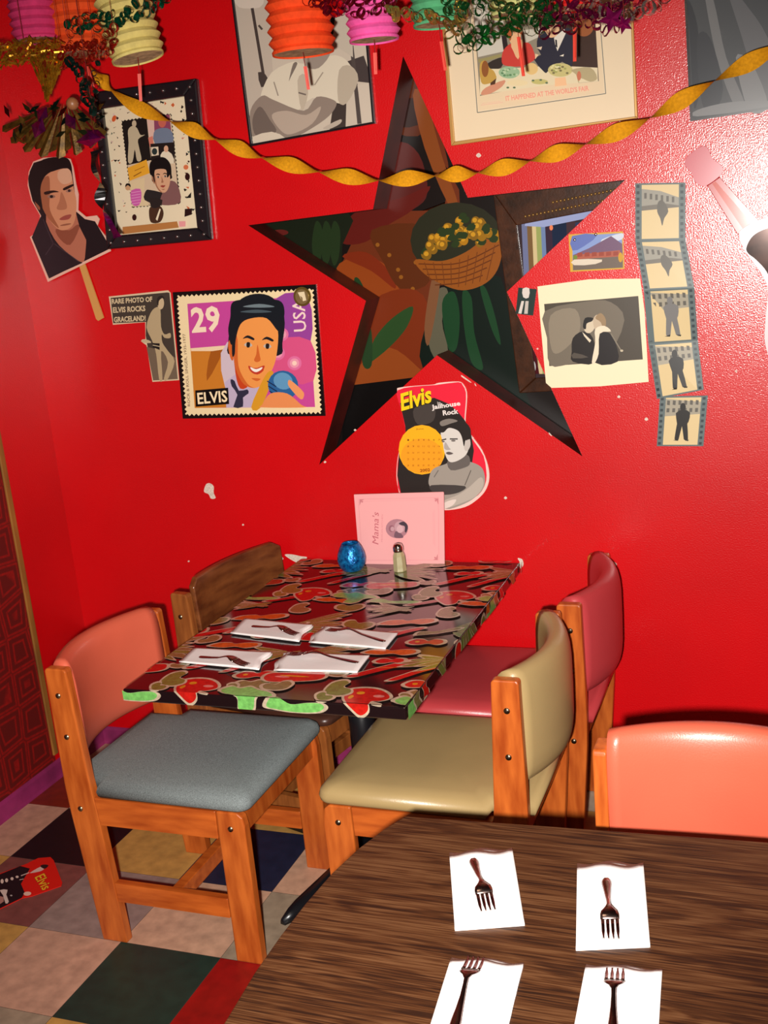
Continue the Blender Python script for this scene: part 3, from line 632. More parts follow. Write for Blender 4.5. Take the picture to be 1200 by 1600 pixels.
# ------------------------------------------------------------ mural behind the star opening
yM = .128
A = Art(plane_y(yM), (370, 300), 2.1818, step=0.00003, rough=0.3)
A.d = -.02; A.slab([(-120, -560), (1420, -560), (1420, 1150), (-120, 1150)], (22, 14, 12), .02)
A.poly([(560, -380), (640, -200), (760, 40), (470, 80), (350, 260), (200, 560), (620, 690), (640, 560), (700, 100), (720, -100), (620, -400)], (104, 44, 20), 4)
A.poly([(520, -460), (640, -460), (640, -230), (600, -190), (530, -230)], (86, 36, 14), 3)
A.poly([(560, -320), (660, -300), (660, -240), (520, -220)], (44, 22, 18), 2)
A.poly([(600, -330), (640, -330), (700, -120), (760, 60), (720, 40), (640, -150)], (130, 66, 26), 3)
A.poly([(540, -160), (620, -130), (650, 0), (600, 60), (460, 120), (470, 40)], (84, 28, 24), 4)
A.poly([(360, 120), (420, 60), (560, 20), (660, -20), (600, 60), (520, 110), (440, 170), (360, 175)], (92, 24, 18), 4)
A.poly([(80, 90), (380, 70), (360, 180), (340, 270), (180, 200)], (24, 30, 18), 3)
for x in (270, 300, 330): A.poly([(x, 100), (x + 22, 130), (x + 18, 220), (x, 250), (x - 14, 180)], (34, 50, 26), 4)
A.ell((148, 138), 28, 10, (96, 30, 26))
A.poly([(340, 260), (430, 215), (520, 260), (560, 340), (640, 380), (600, 400), (500, 370), (420, 350)], (140, 62, 20), 4)
A.poly([(360, 220), (440, 205), (520, 270), (540, 330), (460, 270)], (120, 40, 16), 4)
A.poly([(460, 130), (640, 120), (660, 300), (560, 330), (500, 240)], (88, 40, 14), 4)
for p in [(480, 180), (520, 215), (560, 290), (600, 330), (610, 240), (550, 265)]: A.ell(p, 7, 7, (140, 84, 26))
A.poly([(440, 400), (560, 330), (650, 380), (640, 620), (430, 600)], (118, 44, 16), 4)
A.poly([(420, 590), (520, 530), (620, 600), (640, 640), (400, 660)], (140, 66, 24), 4)
A.poly([(400, 300), (420, 300), (450, 380), (440, 470), (425, 380)], (30, 58, 30), 4)
A.poly([(450, 570), (470, 500), (530, 430), (600, 390), (580, 460), (520, 530), (450, 585)], (40, 70, 34), 4)
A.poly([(440, 420), (460, 480), (460, 590), (430, 590), (425, 480)], (34, 60, 32), 4)
A.poly([(380, 660), (620, 630), (640, 760), (360, 900), (360, 700)], (10, 8, 8), 0)
A.poly([(640, 470), (700, 330), (900, 290), (960, 620), (1060, 900), (840, 900), (640, 620)], (12, 24, 18), 3)
A.poly([(660, 400), (690, 330), (720, 340), (700, 440), (720, 540), (690, 580), (655, 520)], (92, 88, 70), 4)
A.poly([(640, 460), (664, 300), (690, 260), (690, 340), (655, 520)], (120, 78, 50), 4)
for pts in ([(700, 380), (740, 340), (760, 420), (750, 530), (720, 530)], [(770, 340), (800, 360), (810, 480), (840, 600), (800, 580), (775, 460)], [(830, 330), (850, 330), (880, 420), (900, 520), (870, 470)]): A.poly(pts, (24, 62, 34), 5)
# basket of yellow blooms
A.ell((750, 165), 158, 130, (40, 40, 26))
bk = [(610, 230), (700, 235), (780, 205), (860, 150), (905, 155), (895, 250), (850, 310), (770, 335), (690, 310), (630, 270)]
A.poly(bk, (142, 78, 24), 5)
for k in range(5):
    A.line(spline([(620 + k * 14, 245 + k * 18), (760, 262 + k * 17 - 20), (895 - k * 14, 180 + k * 26)], 6, False), 4, (96, 46, 16))
for k in range(9): A.line([(640 + k * 30, 240 - max(0, k - 3) * 12), (660 + k * 24, 300 + (4 - abs(k - 4)) * 6)], 3, (110, 56, 18))
random.seed(3)
for k in range(90):
    t = random.random(); a = random.uniform(-1, 1); x = 640 + t * 245; y = 205 - t * 55 - 85 * math.sin(t * 3.1) * random.random() + a * 16
    if k % 2: A.poly([(x - 16, y + 6), (x - 4, y - 14), (x + 14, y - 8), (x + 6, y + 10)], (40, 54, 24), 2)
    else: A.ell((x, y), 15, 17, random.choice([(170, 116, 20), (148, 104, 20), (130, 92, 22)])); A.ell((x - 3, y - 4), 8, 8, (196, 142, 34))
mur = A.build('painted_mural'); prop(mur, 'dark mural of leaves and a basket of yellow blooms behind the star opening', 'mural')
# framed mirror in the right arm of the star, its reflection painted as streaks
FP = plane_y(yM - .012)
fr = empty('framed_mirror', W(860, 600, yM - .012), 'dark ornate framed picture with blue and cream streaks inside the star\'s right arm', 'picture')
mb = MB(); M_orn = mat('dark_ornate_wood', (74, 40, 22), 0.25, noise=0.4, nscale=30, bump=0.15, bscale=120, coat=0.4)
frame_bars(mb, FP, [(771, 300), (1000, 262), (1030, 600), (812, 614)], [(808, 352), (985, 318), (1000, 580), (838, 590)], .008, M_orn)
mb.build('frame', fr, bevel=0.003)
mb = MB(); M_bead = mat('frame_bead', (150, 112, 60), 0.3, metal=0.6)
for k in range(44):
    u = 822 + k * 6 if k < 26 else 865 + (k - 26) * 6; v = 338 - (u - 822) * .2 if k < 26 else 316 - (u - 865) * .2
    mb = MB(); mb.sphere(FP(u, v, .008), .0045, M_bead, 8); mb.build('bead', fr)
A = Art(FP, (780, 220), 2.857, rough=0.15); A.d = 0
A.slab([(80, 375), (590, 280), (640, 1060), (165, 1060)], (60, 48, 52), .002)
for x0, x1, col in [(100, 124, (110, 116, 150)), (124, 146, (120, 92, 60)), (146, 164, (206, 186, 140)), (164, 186, (150, 160, 96)), (186, 205, (110, 130, 170)), (205, 235, (60, 44, 60)), (235, 300, (34, 44, 66)), (300, 340, (70, 50, 56)), (340, 470, (50, 60, 90))]:
    A.poly([(x0, 365), (x1, 358), (x1 + 30, 1040), (x0 + 30, 1040)], col)
A.poly([(120, 345), (420, 290), (420, 340), (200, 385), (115, 380)], (150, 160, 200)); A.ell((233, 388), 8, 12, (230, 130, 90))
A.poly([(108, 860), (150, 860), (180, 1040), (112, 1040)], (70, 24, 30)); A.ell((150, 1010), 14, 30, (190, 190, 190)); A.ell((140, 960), 10, 20, (60, 60, 110))
A.build('picture', fr)  # mirror surface with the reflected room painted on as colour stripes

# ------------------------------------------------------------ portraits helper
def face(A, cx, cy, w_, h_, skin, shade, hair, rot=0, look=0.0, mouth=(150, 60, 50), eye=(40, 28, 24)):
    c_, s_ = math.cos(math.radians(rot)), math.sin(math.radians(rot))
    T = lambda x, y: (cx + (x * w_) * c_ - (y * h_) * s_, cy + (x * w_) * s_ + (y * h_) * c_)
    P = lambda pts, col, sm=4: A.poly([T(*p) for p in pts], col, sm)
    P([(-.56, -.35), (-.45, -.68), (-.1, -.82), (.3, -.78), (.58, -.5), (.58, -.1), (.5, .1), (-.5, .15), (-.6, -.05)], hair)
    P([(-.5, .02), (-.56, -.1), (-.6, .0), (-.52, .2), (-.46, .2)], shade)
    P([(-.48, -.35), (-.2, -.52), (.25, -.5), (.46, -.3), (.47, .1), (.38, .35), (.2, .56), (.0, .62), (-.2, .56), (-.4, .32), (-.48, .05)], skin)
    P([(-.48, -.2), (-.40, -.1), (-.34, .3), (-.12, .56), (.05, .62), (-.2, .57), (-.4, .34), (-.48, .05)], shade)
    P([(-.50, .12), (-.52, -.4), (-.3, -.6), (.2, -.62), (.5, -.35), (.46, -.28), (.2, -.46), (-.15, -.44), (-.36, -.34), (-.44, -.1), (-.44, .12)], hair)
    d = look
    for sx in (-.22, .20):
        x = sx + d
        P([(x - .13, -.12), (x - .03, -.18), (x + .12, -.14), (x + .10, -.11), (x - .03, -.14)], hair, 3)
        P([(x - .09, -.03), (x, -.08), (x + .09, -.03), (x, .0)], (225, 215, 205) if sum(skin) > 500 else (190, 180, 170), 3)
        P([(x - .035, -.07), (x + .035, -.07), (x + .03, .0), (x - .03, .0)], eye, 3)
    P([(d - .02, -.05), (d + .05, .12), (d + .07, .19), (d - .01, .22), (d - .07, .19), (d - .03, .1)], shade, 3)
    P([(d - .15, .34), (d - .03, .31), (d + .04, .32), (d + .16, .33), (d + .02, .41)], mouth, 3)
    P([(-.10 + d, .47), (d + .1, .47), (d + .02, .51)], shade, 3)

# ------------------------------------------------------------ postage-stamp poster
MP = wall_map(0)
A = Art(MP, (260, 430), 4.615, rough=0.3)
A.d = 0.0005; A.slab([(52, 122), (1083, 65), (1150, 1012), (125, 1032)], (22, 14, 14), .006)
ed = []; q = [(85, 150), (1062, 100), (1122, 990), (150, 1005)]
for i in range(4):
    a, b = q[i], q[(i + 1) % 4]; nn = 30 if i % 2 == 0 else 26; nx, ny = (b[1] - a[1]), -(b[0] - a[0]); l_ = math.hypot(nx, ny); nx /= l_; ny /= l_
    for k in range(nn * 4):
        t = k / (nn * 4); o_ = 8 * math.sin(k / 4 * 2 * math.pi); p = lerp(a, b, t); ed.append((p[0] + nx * o_, p[1] + ny * o_))
A.poly(ed, (238, 214, 168))
A.poly([(158, 205), (1025, 150), (1078, 948), (212, 955)], (200, 72, 148))
A.poly([(158, 205), (470, 186), (470, 500), (180, 525)], (196, 70, 150))
A.poly([(800, 165), (1025, 150), (1045, 480), (860, 430)], (150, 66, 150), 3)
A.poly([(780, 480), (1046, 470), (1066, 760), (800, 740)], (214, 82, 130), 3)
for p, r in (((930, 632), 34), ((810, 560), 34), ((840, 425), 32)):
    for k, cc in enumerate([(222, 110, 158), (232, 150, 172), (246, 205, 190)]): A.ell(p, r * (1.5 - k * .5), r * (1.5 - k * .5), cc)
A.poly([(182, 525), (440, 505), (480, 520), (500, 950), (212, 955)], (200, 122, 40), 0)
A.poly([(330, 540), (420, 530), (300, 760)], (160, 86, 26), 3); A.poly([(184, 525), (430, 505), (440, 530), (340, 545), (186, 545)], (236, 206, 170))
A.poly([(400, 560), (500, 470), (520, 800), (430, 800)], (206, 186, 196), 2)
A.poly([(430, 770), (520, 700), (720, 790), (690, 950), (440, 952)], (190, 172, 196), 0)
A.poly([(470, 750), (500, 760), (530, 830), (590, 820), (600, 850), (560, 880), (560, 945), (490, 948), (520, 860), (480, 800)], (48, 46, 66), 2)
A.poly([(490, 480), (560, 700), (600, 790), (540, 815), (505, 700)], (196, 66, 30), 3)
face(A, 650, 520, 330, 470, (236, 150, 76), (206, 100, 44), (26, 28, 34), 4, .06, (196, 50, 30))
A.poly([(600, 650), (650, 668), (715, 648), (700, 690), (655, 712), (615, 690)], (190, 60, 40), 4); A.poly([(615, 660), (655, 675), (700, 660), (690, 680), (655, 696), (625, 682)], (244, 236, 226), 3)
A.poly([(470, 300), (490, 190), (640, 175), (820, 180), (860, 260), (830, 330), (700, 300), (560, 290), (520, 340), (480, 500), (455, 400)], (24, 28, 34), 5)
A.poly([(560, 225), (680, 205), (790, 225), (680, 232)], (110, 124, 130), 4); A.poly([(540, 262), (660, 246), (770, 262), (650, 270)], (70, 84, 92), 4)
A.poly([(620, 948), (700, 760), (750, 690), (780, 720), (690, 950)], (214, 150, 40), 3)
A.ell((850, 790), 110, 105, (44, 96, 150), 20); A.ell((850, 760), 70, 60, (96, 150, 190), 20)
for k in range(5): A.line([(735 + k * 8, 760 + k * 36), (800 + k * 8, 800 + k * 36)], 8, (24, 44, 80))
A.poly([(700, 930), (760, 850), (880, 850), (980, 930), (1000, 950), (700, 950)], (230, 140, 84), 4)
A.poly([(885, 770), (905, 755), (990, 830), (1000, 870), (975, 890), (900, 810)], (236, 150, 96), 4)
A.text('29', (196, 420), (402, 405), 190, (244, 218, 190), 0.03)
A.text('USA', (1020, 400), (1006, 170), 92, (240, 210, 200), 0.01)
A.poly([(218, 828), (455, 808), (462, 925), (222, 945)], (14, 12, 12)); A.text('ELVIS', (238, 928), (452, 910), 84, (246, 222, 180), 0.02)
A.text('ROCK & ROLL SINGER, 1935-1977', (186, 940), (150, 420), 22, (90, 60, 50))
st = A.build('stamp_poster'); prop(st, 'square poster of a large postage stamp with 29 and USA, left of the star', 'poster')
# round badge at the stamp's corner
mb = MB(); c = MP(*[260 + 990 / 4.615, 430 + 152 / 4.615], .009)
e1 = Vector((1, 0, 0)); e3 = Vector((0, 0, 1)); e2 = Vector((0, -1, 0))
for R, d, mt_ in ((.030, .003, mat('gold_rim', (160, 130, 60), 0.3, metal=.8)), (.023, .0045, mat('badge_face', (120, 96, 60), 0.3))):
    mb.prism([c + e1 * R * math.cos(2 * math.pi * k / 24) + e3 * R * math.sin(2 * math.pi * k / 24) for k in range(24)], e2 * d, mt_)
mb.prism([c + e1 * x + e3 * z for x, z in ((-.012, .014), (.010, .015), (.014, -.012), (.002, -.014), (.002, -.003), (-.006, .004), (-.002, -.010))], e2 * .006, mat('badge_mark', (226, 206, 170), 0.4))
prop(mb.build('round_badge'), 'small round gold-rimmed badge stuck on the top right corner of the stamp poster', 'badge')

# ------------------------------------------------------------ newspaper clipping
A = Art(MP, (160, 440), 9.23, rough=0.6); A.d = .0005
A.slab([(95, 215), (950, 125), (985, 160), (1110, 1420), (725, 1445), (640, 920), (560, 860), (575, 835), (625, 830), (620, 585), (155, 622)], (214, 190, 156), .0008)
A.poly([(122, 235), (935, 155), (970, 160), (1090, 1405), (735, 1425), (628, 780), (632, 580), (160, 600)], (64, 54, 46))
A.poly([(640, 940), (735, 1425), (1090, 1405), (1060, 1100), (900, 1000)], (110, 92, 74), 0)
A.text('RARE PHOTO OF', (140, 325), (725, 290), 76, (206, 184, 146), 0.035); A.text('ELVIS ROCKS', (158, 452), (625, 425), 82, (206, 184, 146), 0.035); A.text('GRACELAND!', (172, 590), (630, 565), 82, (206, 184, 146), 0.035)
A.poly([(640, 660), (700, 450), (780, 370), (840, 400), (850, 650), (900, 760), (980, 740), (985, 810), (900, 810), (860, 760), (870, 880), (950, 1000), (1045, 1150), (950, 1400), (890, 1400), (950, 1160), (850, 1000), (870, 1400), (820, 1400), (780, 1050), (720, 850)], (178, 156, 120), 3)
A.ell((845, 310), 48, 90, (196, 172, 136)); A.poly([(790, 300), (800, 230), (860, 200), (900, 240), (860, 240), (820, 280), (810, 350)], (40, 32, 28), 3)
A.poly([(725, 885), (830, 890), (830, 985), (730, 945)], (24, 18, 16)); A.line([(730, 915), (830, 935)], 12, (190, 170, 136))
A.poly([(560, 850), (640, 835), (700, 860), (700, 885), (600, 880)], (190, 170, 136), 2)
prop(A.build('newspaper_clipping'), 'black and white newspaper clipping with headline and standing figure, left of the stamp poster', 'clipping')

# ------------------------------------------------------------ guitar-shaped calendar on the wall
def guitar_calendar(mp, th, label, cat='calendar', org=(620, 580), sc=7.275, mini=False):
    A = Art(mp, org, sc, rough=0.3); A.d = .0006
    out = [(8, 210), (30, 185), (200, 165), (420, 150), (480, 130), (700, 115), (760, 150), (800, 240), (798, 380), (785, 540), (795, 640), (860, 740), (950, 860), (1010, 980), (1050, 1120), (1050, 1250), (1000, 1370), (900, 1470), (780, 1540), (600, 1575), (420, 1570), (200, 1540), (60, 1440), (20, 1330), (0, 1180), (15, 980), (60, 820), (105, 700), (105, 640), (60, 420), (20, 310)]
    A.slab(out, (238, 200, 190), th, 3)
    A.poly([(12, 215), (200, 172), (440, 155), (700, 122), (752, 155), (790, 240), (785, 400), (772, 560), (790, 660), (900, 820), (990, 960), (1020, 1120), (1020, 1240), (970, 1360), (860, 1450), (600, 1540), (300, 1500), (60, 1430), (8, 1180), (30, 930), (105, 700), (100, 640), (50, 420), (18, 320)], (232, 40, 62), 2)
    A.poly([(40, 360), (430, 300), (600, 370), (700, 460), (780, 560), (850, 720), (880, 900), (860, 1040), (600, 1500), (300, 1500), (60, 1430), (10, 1180), (30, 930), (105, 700), (100, 620)], (46, 40, 38), 0)
    A.poly([(200, 420), (420, 380), (420, 560), (240, 600)], (72, 64, 60), 4)
    A.ell((290, 890), 265, 282, (248, 176, 34)); A.ell((290, 960), 240, 200, (246, 158, 38)); 
    A.text('June', (225, 668), (310, 664), 22, (90, 50, 20))
    random.seed(5)
    for r in range(5):
        for cidx in range(7):
            A.text(str(min(30, r * 7 + cidx + 1)), (125 + cidx * 58, 790 + r * 72 - cidx * 1), (145 + cidx * 58, 789 + r * 72), 20, (120, 66, 20))
    A.text('2002', (272, 1142), (385, 1132), 34, (110, 50, 20), .02)
    # seated figure in a grey knitted top
    A.poly([(380, 1180), (430, 1100), (560, 1050), (640, 1010), (820, 1020), (960, 1080), (1005, 1180), (1000, 1300), (930, 1400), (780, 1500), (560, 1560), (530, 1390), (380, 1300)], (158, 148, 138), 4)
    A.poly([(400, 1290), (780, 1300), (720, 1370), (560, 1400), (420, 1370)], (70, 64, 62), 3); A.poly([(540, 1470), (700, 1400), (820, 1320), (960, 1200), (990, 1290), (900, 1420), (700, 1510), (545, 1550)], (184, 172, 160), 4)
    A.poly([(545, 1490), (680, 1450), (640, 1520), (545, 1555)], (222, 206, 196), 3); A.line([(850, 1120), (780, 1290)], 10, (96, 88, 82)); A.line([(480, 1120), (430, 1200)], 10, (110, 102, 96))
    A.poly([(590, 1000), (800, 940), (840, 1040), (780, 1090), (620, 1120)], (104, 96, 92), 3)
    A.poly([(510, 680), (620, 620), (760, 660), (800, 800), (820, 880), (780, 960), (680, 1020), (600, 1020), (550, 920), (530, 800)], (216, 208, 200), 4)
    A.poly([(770, 830), (830, 760), (845, 830), (820, 890), (785, 900)], (196, 186, 178), 3)
    A.poly([(445, 610), (500, 550), (620, 520), (740, 540), (840, 640), (840, 760), (790, 780), (770, 850), (745, 740), (700, 670), (600, 640), (540, 690), (480, 680)], (46, 40, 38), 4)
    A.poly([(500, 570), (600, 535), (700, 560), (620, 590), (520, 620)], (130, 120, 112), 3)
    A.line([(515, 780), (570, 765)], 14, (60, 52, 50)); A.line([(610, 765), (700, 765)], 14, (60, 52, 50)); A.ell((650, 785), 26, 10, (110, 100, 96)); A.ell((535, 795), 18, 9, (110, 100, 96))
    A.poly([(560, 800), (545, 860), (570, 890), (620, 885), (600, 860)], (176, 166, 160), 3); A.poly([(565, 925), (600, 910), (650, 930), (600, 945)], (96, 84, 82), 3)
    A.text('Elvis', (62, 460), (430, 350), 200, (30, 40, 20), .05, .3); A.text('Elvis', (62, 452), (430, 342), 195, (250, 206, 30), .03, .3)
    A.text('in', (470, 368), (505, 365), 26, (238, 226, 220)); A.text('Jailhouse', (410, 448), (735, 400), 70, (238, 226, 220), .03); A.text('Rock', (535, 500), (710, 478), 58, (238, 226, 220), .03)
    return A
A = guitar_calendar(MP, .003, '')
prop(A.build('guitar_calendar'), 'guitar-body-shaped calendar with yellow dial and seated figure, under the star behind the menu', 'calendar')
# the other paper guitar calendar lies on the floor
A = Art(lambda u, v, d: F(u, v, .001) + Vector((0, 0, d)), (0, 1320), 10.0, rough=0.4); A.d = 0.0
A.slab([(-500, 640), (-200, 520), (0, 455), (430, 300), (480, 270), (600, 215), (790, 200), (840, 250), (975, 600), (960, 650), (500, 810), (350, 840), (0, 1010), (-400, 1160)], (206, 30, 20), .002)
A.poly([(-500, 660), (0, 470), (320, 340), (470, 380), (330, 620), (390, 760), (340, 840), (0, 1005), (-400, 1150)], (26, 22, 26), 0)
A.poly([(480, 440), (640, 350), (690, 380), (640, 420), (500, 450)], (206, 176, 166), 3); A.poly([(630, 345), (680, 318), (760, 330), (700, 385)], (40, 26, 26), 3)
for x, y in ((35, 580), (105, 565), (190, 540), (270, 512)): A.ell((x, y), 24, 38 - (x / 14), (214, 190, 176))
A.line([(330, 495), (460, 445)], 14, (200, 176, 166)); A.line([(305, 560), (370, 545)], 10, (200, 176, 166)); A.ell((430, 775), 60, 32, (220, 180, 160), -5)
A.poly([(0, 720), (120, 715), (100, 790), (140, 900), (90, 930), (50, 800)], (206, 186, 176), 2); A.poly([(0, 815), (60, 830), (60, 900), (0, 940)], (170, 120, 110)); A.ell((178, 805), 18, 12, (170, 160, 155))
A.text('Elvis', (535, 525), (668, 745), 175, (70, 20, 10), .03, .2); A.text('Elvis', (540, 525), (672, 740), 165, (226, 166, 40), .015, .2)
prop(A.build('fallen_calendar'), 'red and black guitar-shaped paper calendar lying on the floor tiles at the left edge', 'calendar')

# ------------------------------------------------------------ cut-out portrait on a stick
A = Art(wall_map(.012), (30, 230), 5.712, rough=0.5); rt = empty('stick_portrait', wall_map(.012)(105, 440, 0), 'cardboard cut-out of a dark-haired person in dark jacket on a stick, far left', 'cut-out')
A.d = 0; co = [(150, 130), (240, 95), (400, 85), (480, 105), (505, 180), (530, 330), (552, 420), (548, 560), (620, 620), (715, 608), (740, 640), (720, 700), (800, 800), (840, 925), (280, 1200), (120, 800), (175, 760), (212, 610), (135, 480), (100, 340), (110, 220)]
A.slab(co, (226, 180, 160), .003)
A.poly([(155, 140), (300, 95), (470, 120), (495, 200), (520, 400), (530, 570), (610, 640), (700, 660), (800, 830), (820, 910), (290, 1170), (135, 800), (190, 760), (220, 610), (145, 480), (110, 340), (118, 220)], (32, 20, 24))
A.poly([(265, 600), (500, 560), (560, 700), (620, 800), (600, 1020), (480, 960), (340, 820)], (178, 108, 84), 3)
A.poly([(350, 730), (470, 740), (540, 690), (560, 720), (480, 870), (390, 820)], (140, 76, 56), 3)
A.poly([(240, 260), (330, 215), (440, 190), (490, 240), (510, 360), (535, 480), (528, 620), (490, 710), (420, 740), (360, 720), (290, 640), (225, 520), (215, 400)], (206, 140, 104), 4)
A.poly([(225, 300), (290, 260), (300, 400), (300, 560), (380, 720), (290, 640), (225, 520), (212, 400)], (160, 96, 66), 4)
A.poly([(380, 210), (470, 195), (495, 300), (420, 330), (370, 280)], (216, 166, 134), 4)
A.poly([(165, 470), (205, 470), (210, 560), (180, 530)], (150, 88, 62), 3)
A.poly([(120, 230), (240, 110), (420, 90), (480, 130), (495, 220), (440, 180), (330, 210), (250, 270), (215, 380), (235, 560), (200, 520), (150, 460), (112, 340)], (24, 14, 14), 4)
A.poly([(250, 400), (330, 385), (380, 400), (330, 405), (262, 425)], (44, 24, 20), 3); A.poly([(420, 365), (500, 330), (510, 345), (430, 385)], (44, 24, 20), 3)
A.ell((312, 440), 36, 16, (150, 110, 92), 0); A.ell((314, 440), 15, 13, (40, 26, 24)); A.ell((470, 388), 30, 15, (170, 120, 100), -12); A.ell((472, 388), 13, 12, (60, 40, 40))
A.poly([(400, 400), (430, 450), (452, 540), (400, 560), (360, 545), (385, 480)], (176, 112, 82), 4); A.poly([(385, 640), (430, 610), (490, 600), (470, 640), (410, 650)], (156, 76, 66), 4); A.ell((440, 690), 50, 8, (150, 92, 68), -10)
A.poly([(140, 800), (215, 620), (340, 830), (460, 960), (590, 1030), (290, 1165)], (38, 26, 32)); A.poly([(545, 590), (620, 650), (700, 670), (800, 830), (815, 905), (610, 1005), (625, 830), (560, 700)], (30, 20, 24)); A.line([(240, 640), (330, 860), (260, 960)], 8, (66, 50, 58)); A.line([(340, 860), (560, 1020)], 7, (70, 54, 60))
A.build('cutout_card', rt)
A = Art(wall_map(.005), (30, 230), 5.712, rough=0.6); A.slab([(545, 1040), (600, 1040), (768, 1520), (720, 1548), (700, 1530)], (206, 150, 82), .005); A.build('stick', rt)

# ------------------------------------------------------------ black beaded frame with collage
rt = empty('framed_collage', MP(247, 380, .0), 'black beaded frame around a white mosaic-edged collage of small photographs, upper left', 'picture frame')
def M2(org, sc, mp): return lambda u, v, d: mp(org[0] + u / sc, org[1] + v / sc, d)
mc = M2((160, 120), 5.716, wall_map(.002))
mb = MB(); M_bf = mat('black_frame_lacquer', (26, 22, 26), 0.25, coat=0.4)
Oq = [(-45, 140), (872, 18), (1005, 1455), (75, 1540)]; Iq = [(30, 290), (760, 178), (875, 1345), (160, 1415)]
frame_bars(mb, mc, Oq, Iq, .024, M_bf); mb.build('frame', rt, bevel=0.006, seg=3)
mb = MB(); Mq = [lerp(a, b, .48) for a, b in zip(Oq, Iq)]; M_pearl = mat('pewter_bead', (150, 142, 140), 0.2, metal=.9)
for i, nb in enumerate((7, 11, 7, 11)):
    for k in range(nb): mb = MB(); mb.sphere(mc(*lerp(Mq[i], Mq[(i + 1) % 4], k / nb), .024), .0058, M_pearl, 8); mb.build('bead', rt)
A = Art(mc, rough=0.4); A.d = .004
A.slab([(20, 280), (770, 170), (885, 1350), (150, 1425)], (226, 208, 176), .003)
random.seed(11)
def mosaic(n_, f):
    for k in range(n_):
        x, y = f(); r = random.uniform(7, 18); cc = random.choice([(30, 22, 20), (40, 30, 26), (60, 20, 20), (196, 92, 50), (206, 176, 160), (90, 100, 86), (214, 190, 176), (24, 24, 24)])
        A.poly([(x + r * math.cos(a + random.uniform(-.3, .3)), y + r * 1.2 * math.sin(a)) for a in [k2 * 2 * math.pi / random.choice((3, 4, 5)) for k2 in range(4)][:random.choice((3, 4))]], cc)
mosaic(26, lambda: (lambda t: (60 + 100 * t + random.uniform(0, 90), 330 + t * 900))(random.random()))
mosaic(18, lambda: (lambda t: (120 + t * 600, 270 - t * 80 + random.uniform(0, 60)))(random.random()))
mosaic(24, lambda: (lambda t: (720 + t * 70 + random.uniform(-15, 50), 260 + t * 1000))(random.random()))
A.ell((305, 1255), 20, 28, (50, 16, 16)); A.ell((778, 893), 22, 32, (46, 14, 14)); A.poly([(755, 1180), (822, 1175), (815, 1230), (752, 1250)], (40, 16, 16)); A.poly([(765, 1085), (812, 1030), (810, 1080)], (30, 24, 22)); A.ell((125, 375), 18, 30, (206, 90, 46), 20); A.ell((765, 808), 22, 22, (206, 110, 70))
ed = []; q = [(190, 395), (632, 330), (715, 1130), (285, 1165)]
for i in range(4):
    a, b = q[i], q[(i + 1) % 4]; nn = 14 if i % 2 == 0 else 24
    for k in range(nn * 2):
        p = lerp(a, b, k / (nn * 2)); s_ = 7 if k % 2 else -5; ed.append((p[0] + (s_ if i % 2 else 0), p[1] + (0 if i % 2 else s_)))
A.poly(ed, (44, 34, 30)); A.poly([(200, 400), (630, 340), (705, 1120), (290, 1150)], (206, 180, 150))
A.poly([(195, 400), (415, 368), (455, 745), (240, 790)], (28, 22, 20))
A.poly([(255, 590), (250, 480), (290, 440), (330, 460), (360, 520), (400, 520), (340, 560), (350, 640), (370, 740), (330, 750), (310, 650), (290, 760), (250, 760)], (186, 170, 140), 3); A.ell((305, 420), 20, 30, (190, 170, 140))
A.poly([(418, 372), (480, 362), (490, 560), (440, 560)], (214, 176, 160)); A.poly([(480, 350), (620, 340), (645, 590), (490, 600)], (136, 66, 92)); A.poly([(480, 500), (520, 465), (600, 460), (645, 500), (645, 600), (490, 600)], (110, 120, 140), 2); A.ell((555, 400), 36, 55, (190, 96, 80)); A.poly([(515, 380), (530, 345), (580, 340), (595, 385), (560, 365)], (40, 22, 22), 3)
A.poly([(430, 545), (470, 530), (480, 620), (445, 630)], (204, 120, 100)); A.poly([(450, 600), (665, 585), (665, 770), (455, 750)], (34, 26, 24)); A.poly([(455, 630), (520, 625), (525, 700), (460, 710)], (214, 196, 170)); A.ell((487, 668), 24, 30, (40, 52, 50))
A.poly([(540, 700), (580, 660), (640, 690), (660, 775), (560, 760)], (220, 206, 180), 2); A.ell((590, 645), 20, 30, (210, 160, 130))
A.poly([(245, 815), (415, 740), (445, 860), (265, 930)], (222, 158, 44)); A.line([(310, 840), (400, 800)], 6, (150, 96, 26)); A.line([(300, 890), (370, 850)], 9, (140, 90, 26))
A.poly([(260, 935), (400, 900), (400, 1060), (440, 1150), (290, 1160)], (214, 190, 150)); A.poly([(280, 1015), (360, 1000), (370, 1080), (350, 1145), (300, 1150), (275, 1090)], (196, 90, 160), 2)
for k in range(5): A.line([(282, 1035 + k * 25), (362, 1022 + k * 25)], 4, (226, 160, 200))
A.ell((250, 985), 24, 30, (196, 150, 110)); A.poly([(228, 985), (235, 955), (268, 955), (275, 985), (250, 968)], (24, 18, 16), 3)
A.poly([(400, 900), (470, 880), (560, 1060), (560, 1140), (450, 1150), (395, 1090)], (206, 180, 150)); A.poly([(410, 1020), (450, 1010), (580, 1050), (540, 1140), (400, 1100)], (40, 34, 34), 3)
A.poly([(580, 1000), (620, 930), (690, 960), (718, 1120), (560, 1145), (540, 1090)], (124, 84, 82), 3)
face(A, 555, 900, 150, 220, (206, 156, 122), (160, 108, 80), (22, 16, 16), -6)
A.poly([(445, 850), (455, 760), (540, 720), (620, 770), (630, 860), (600, 900), (590, 830), (500, 830), (465, 880)], (20, 14, 14), 4)
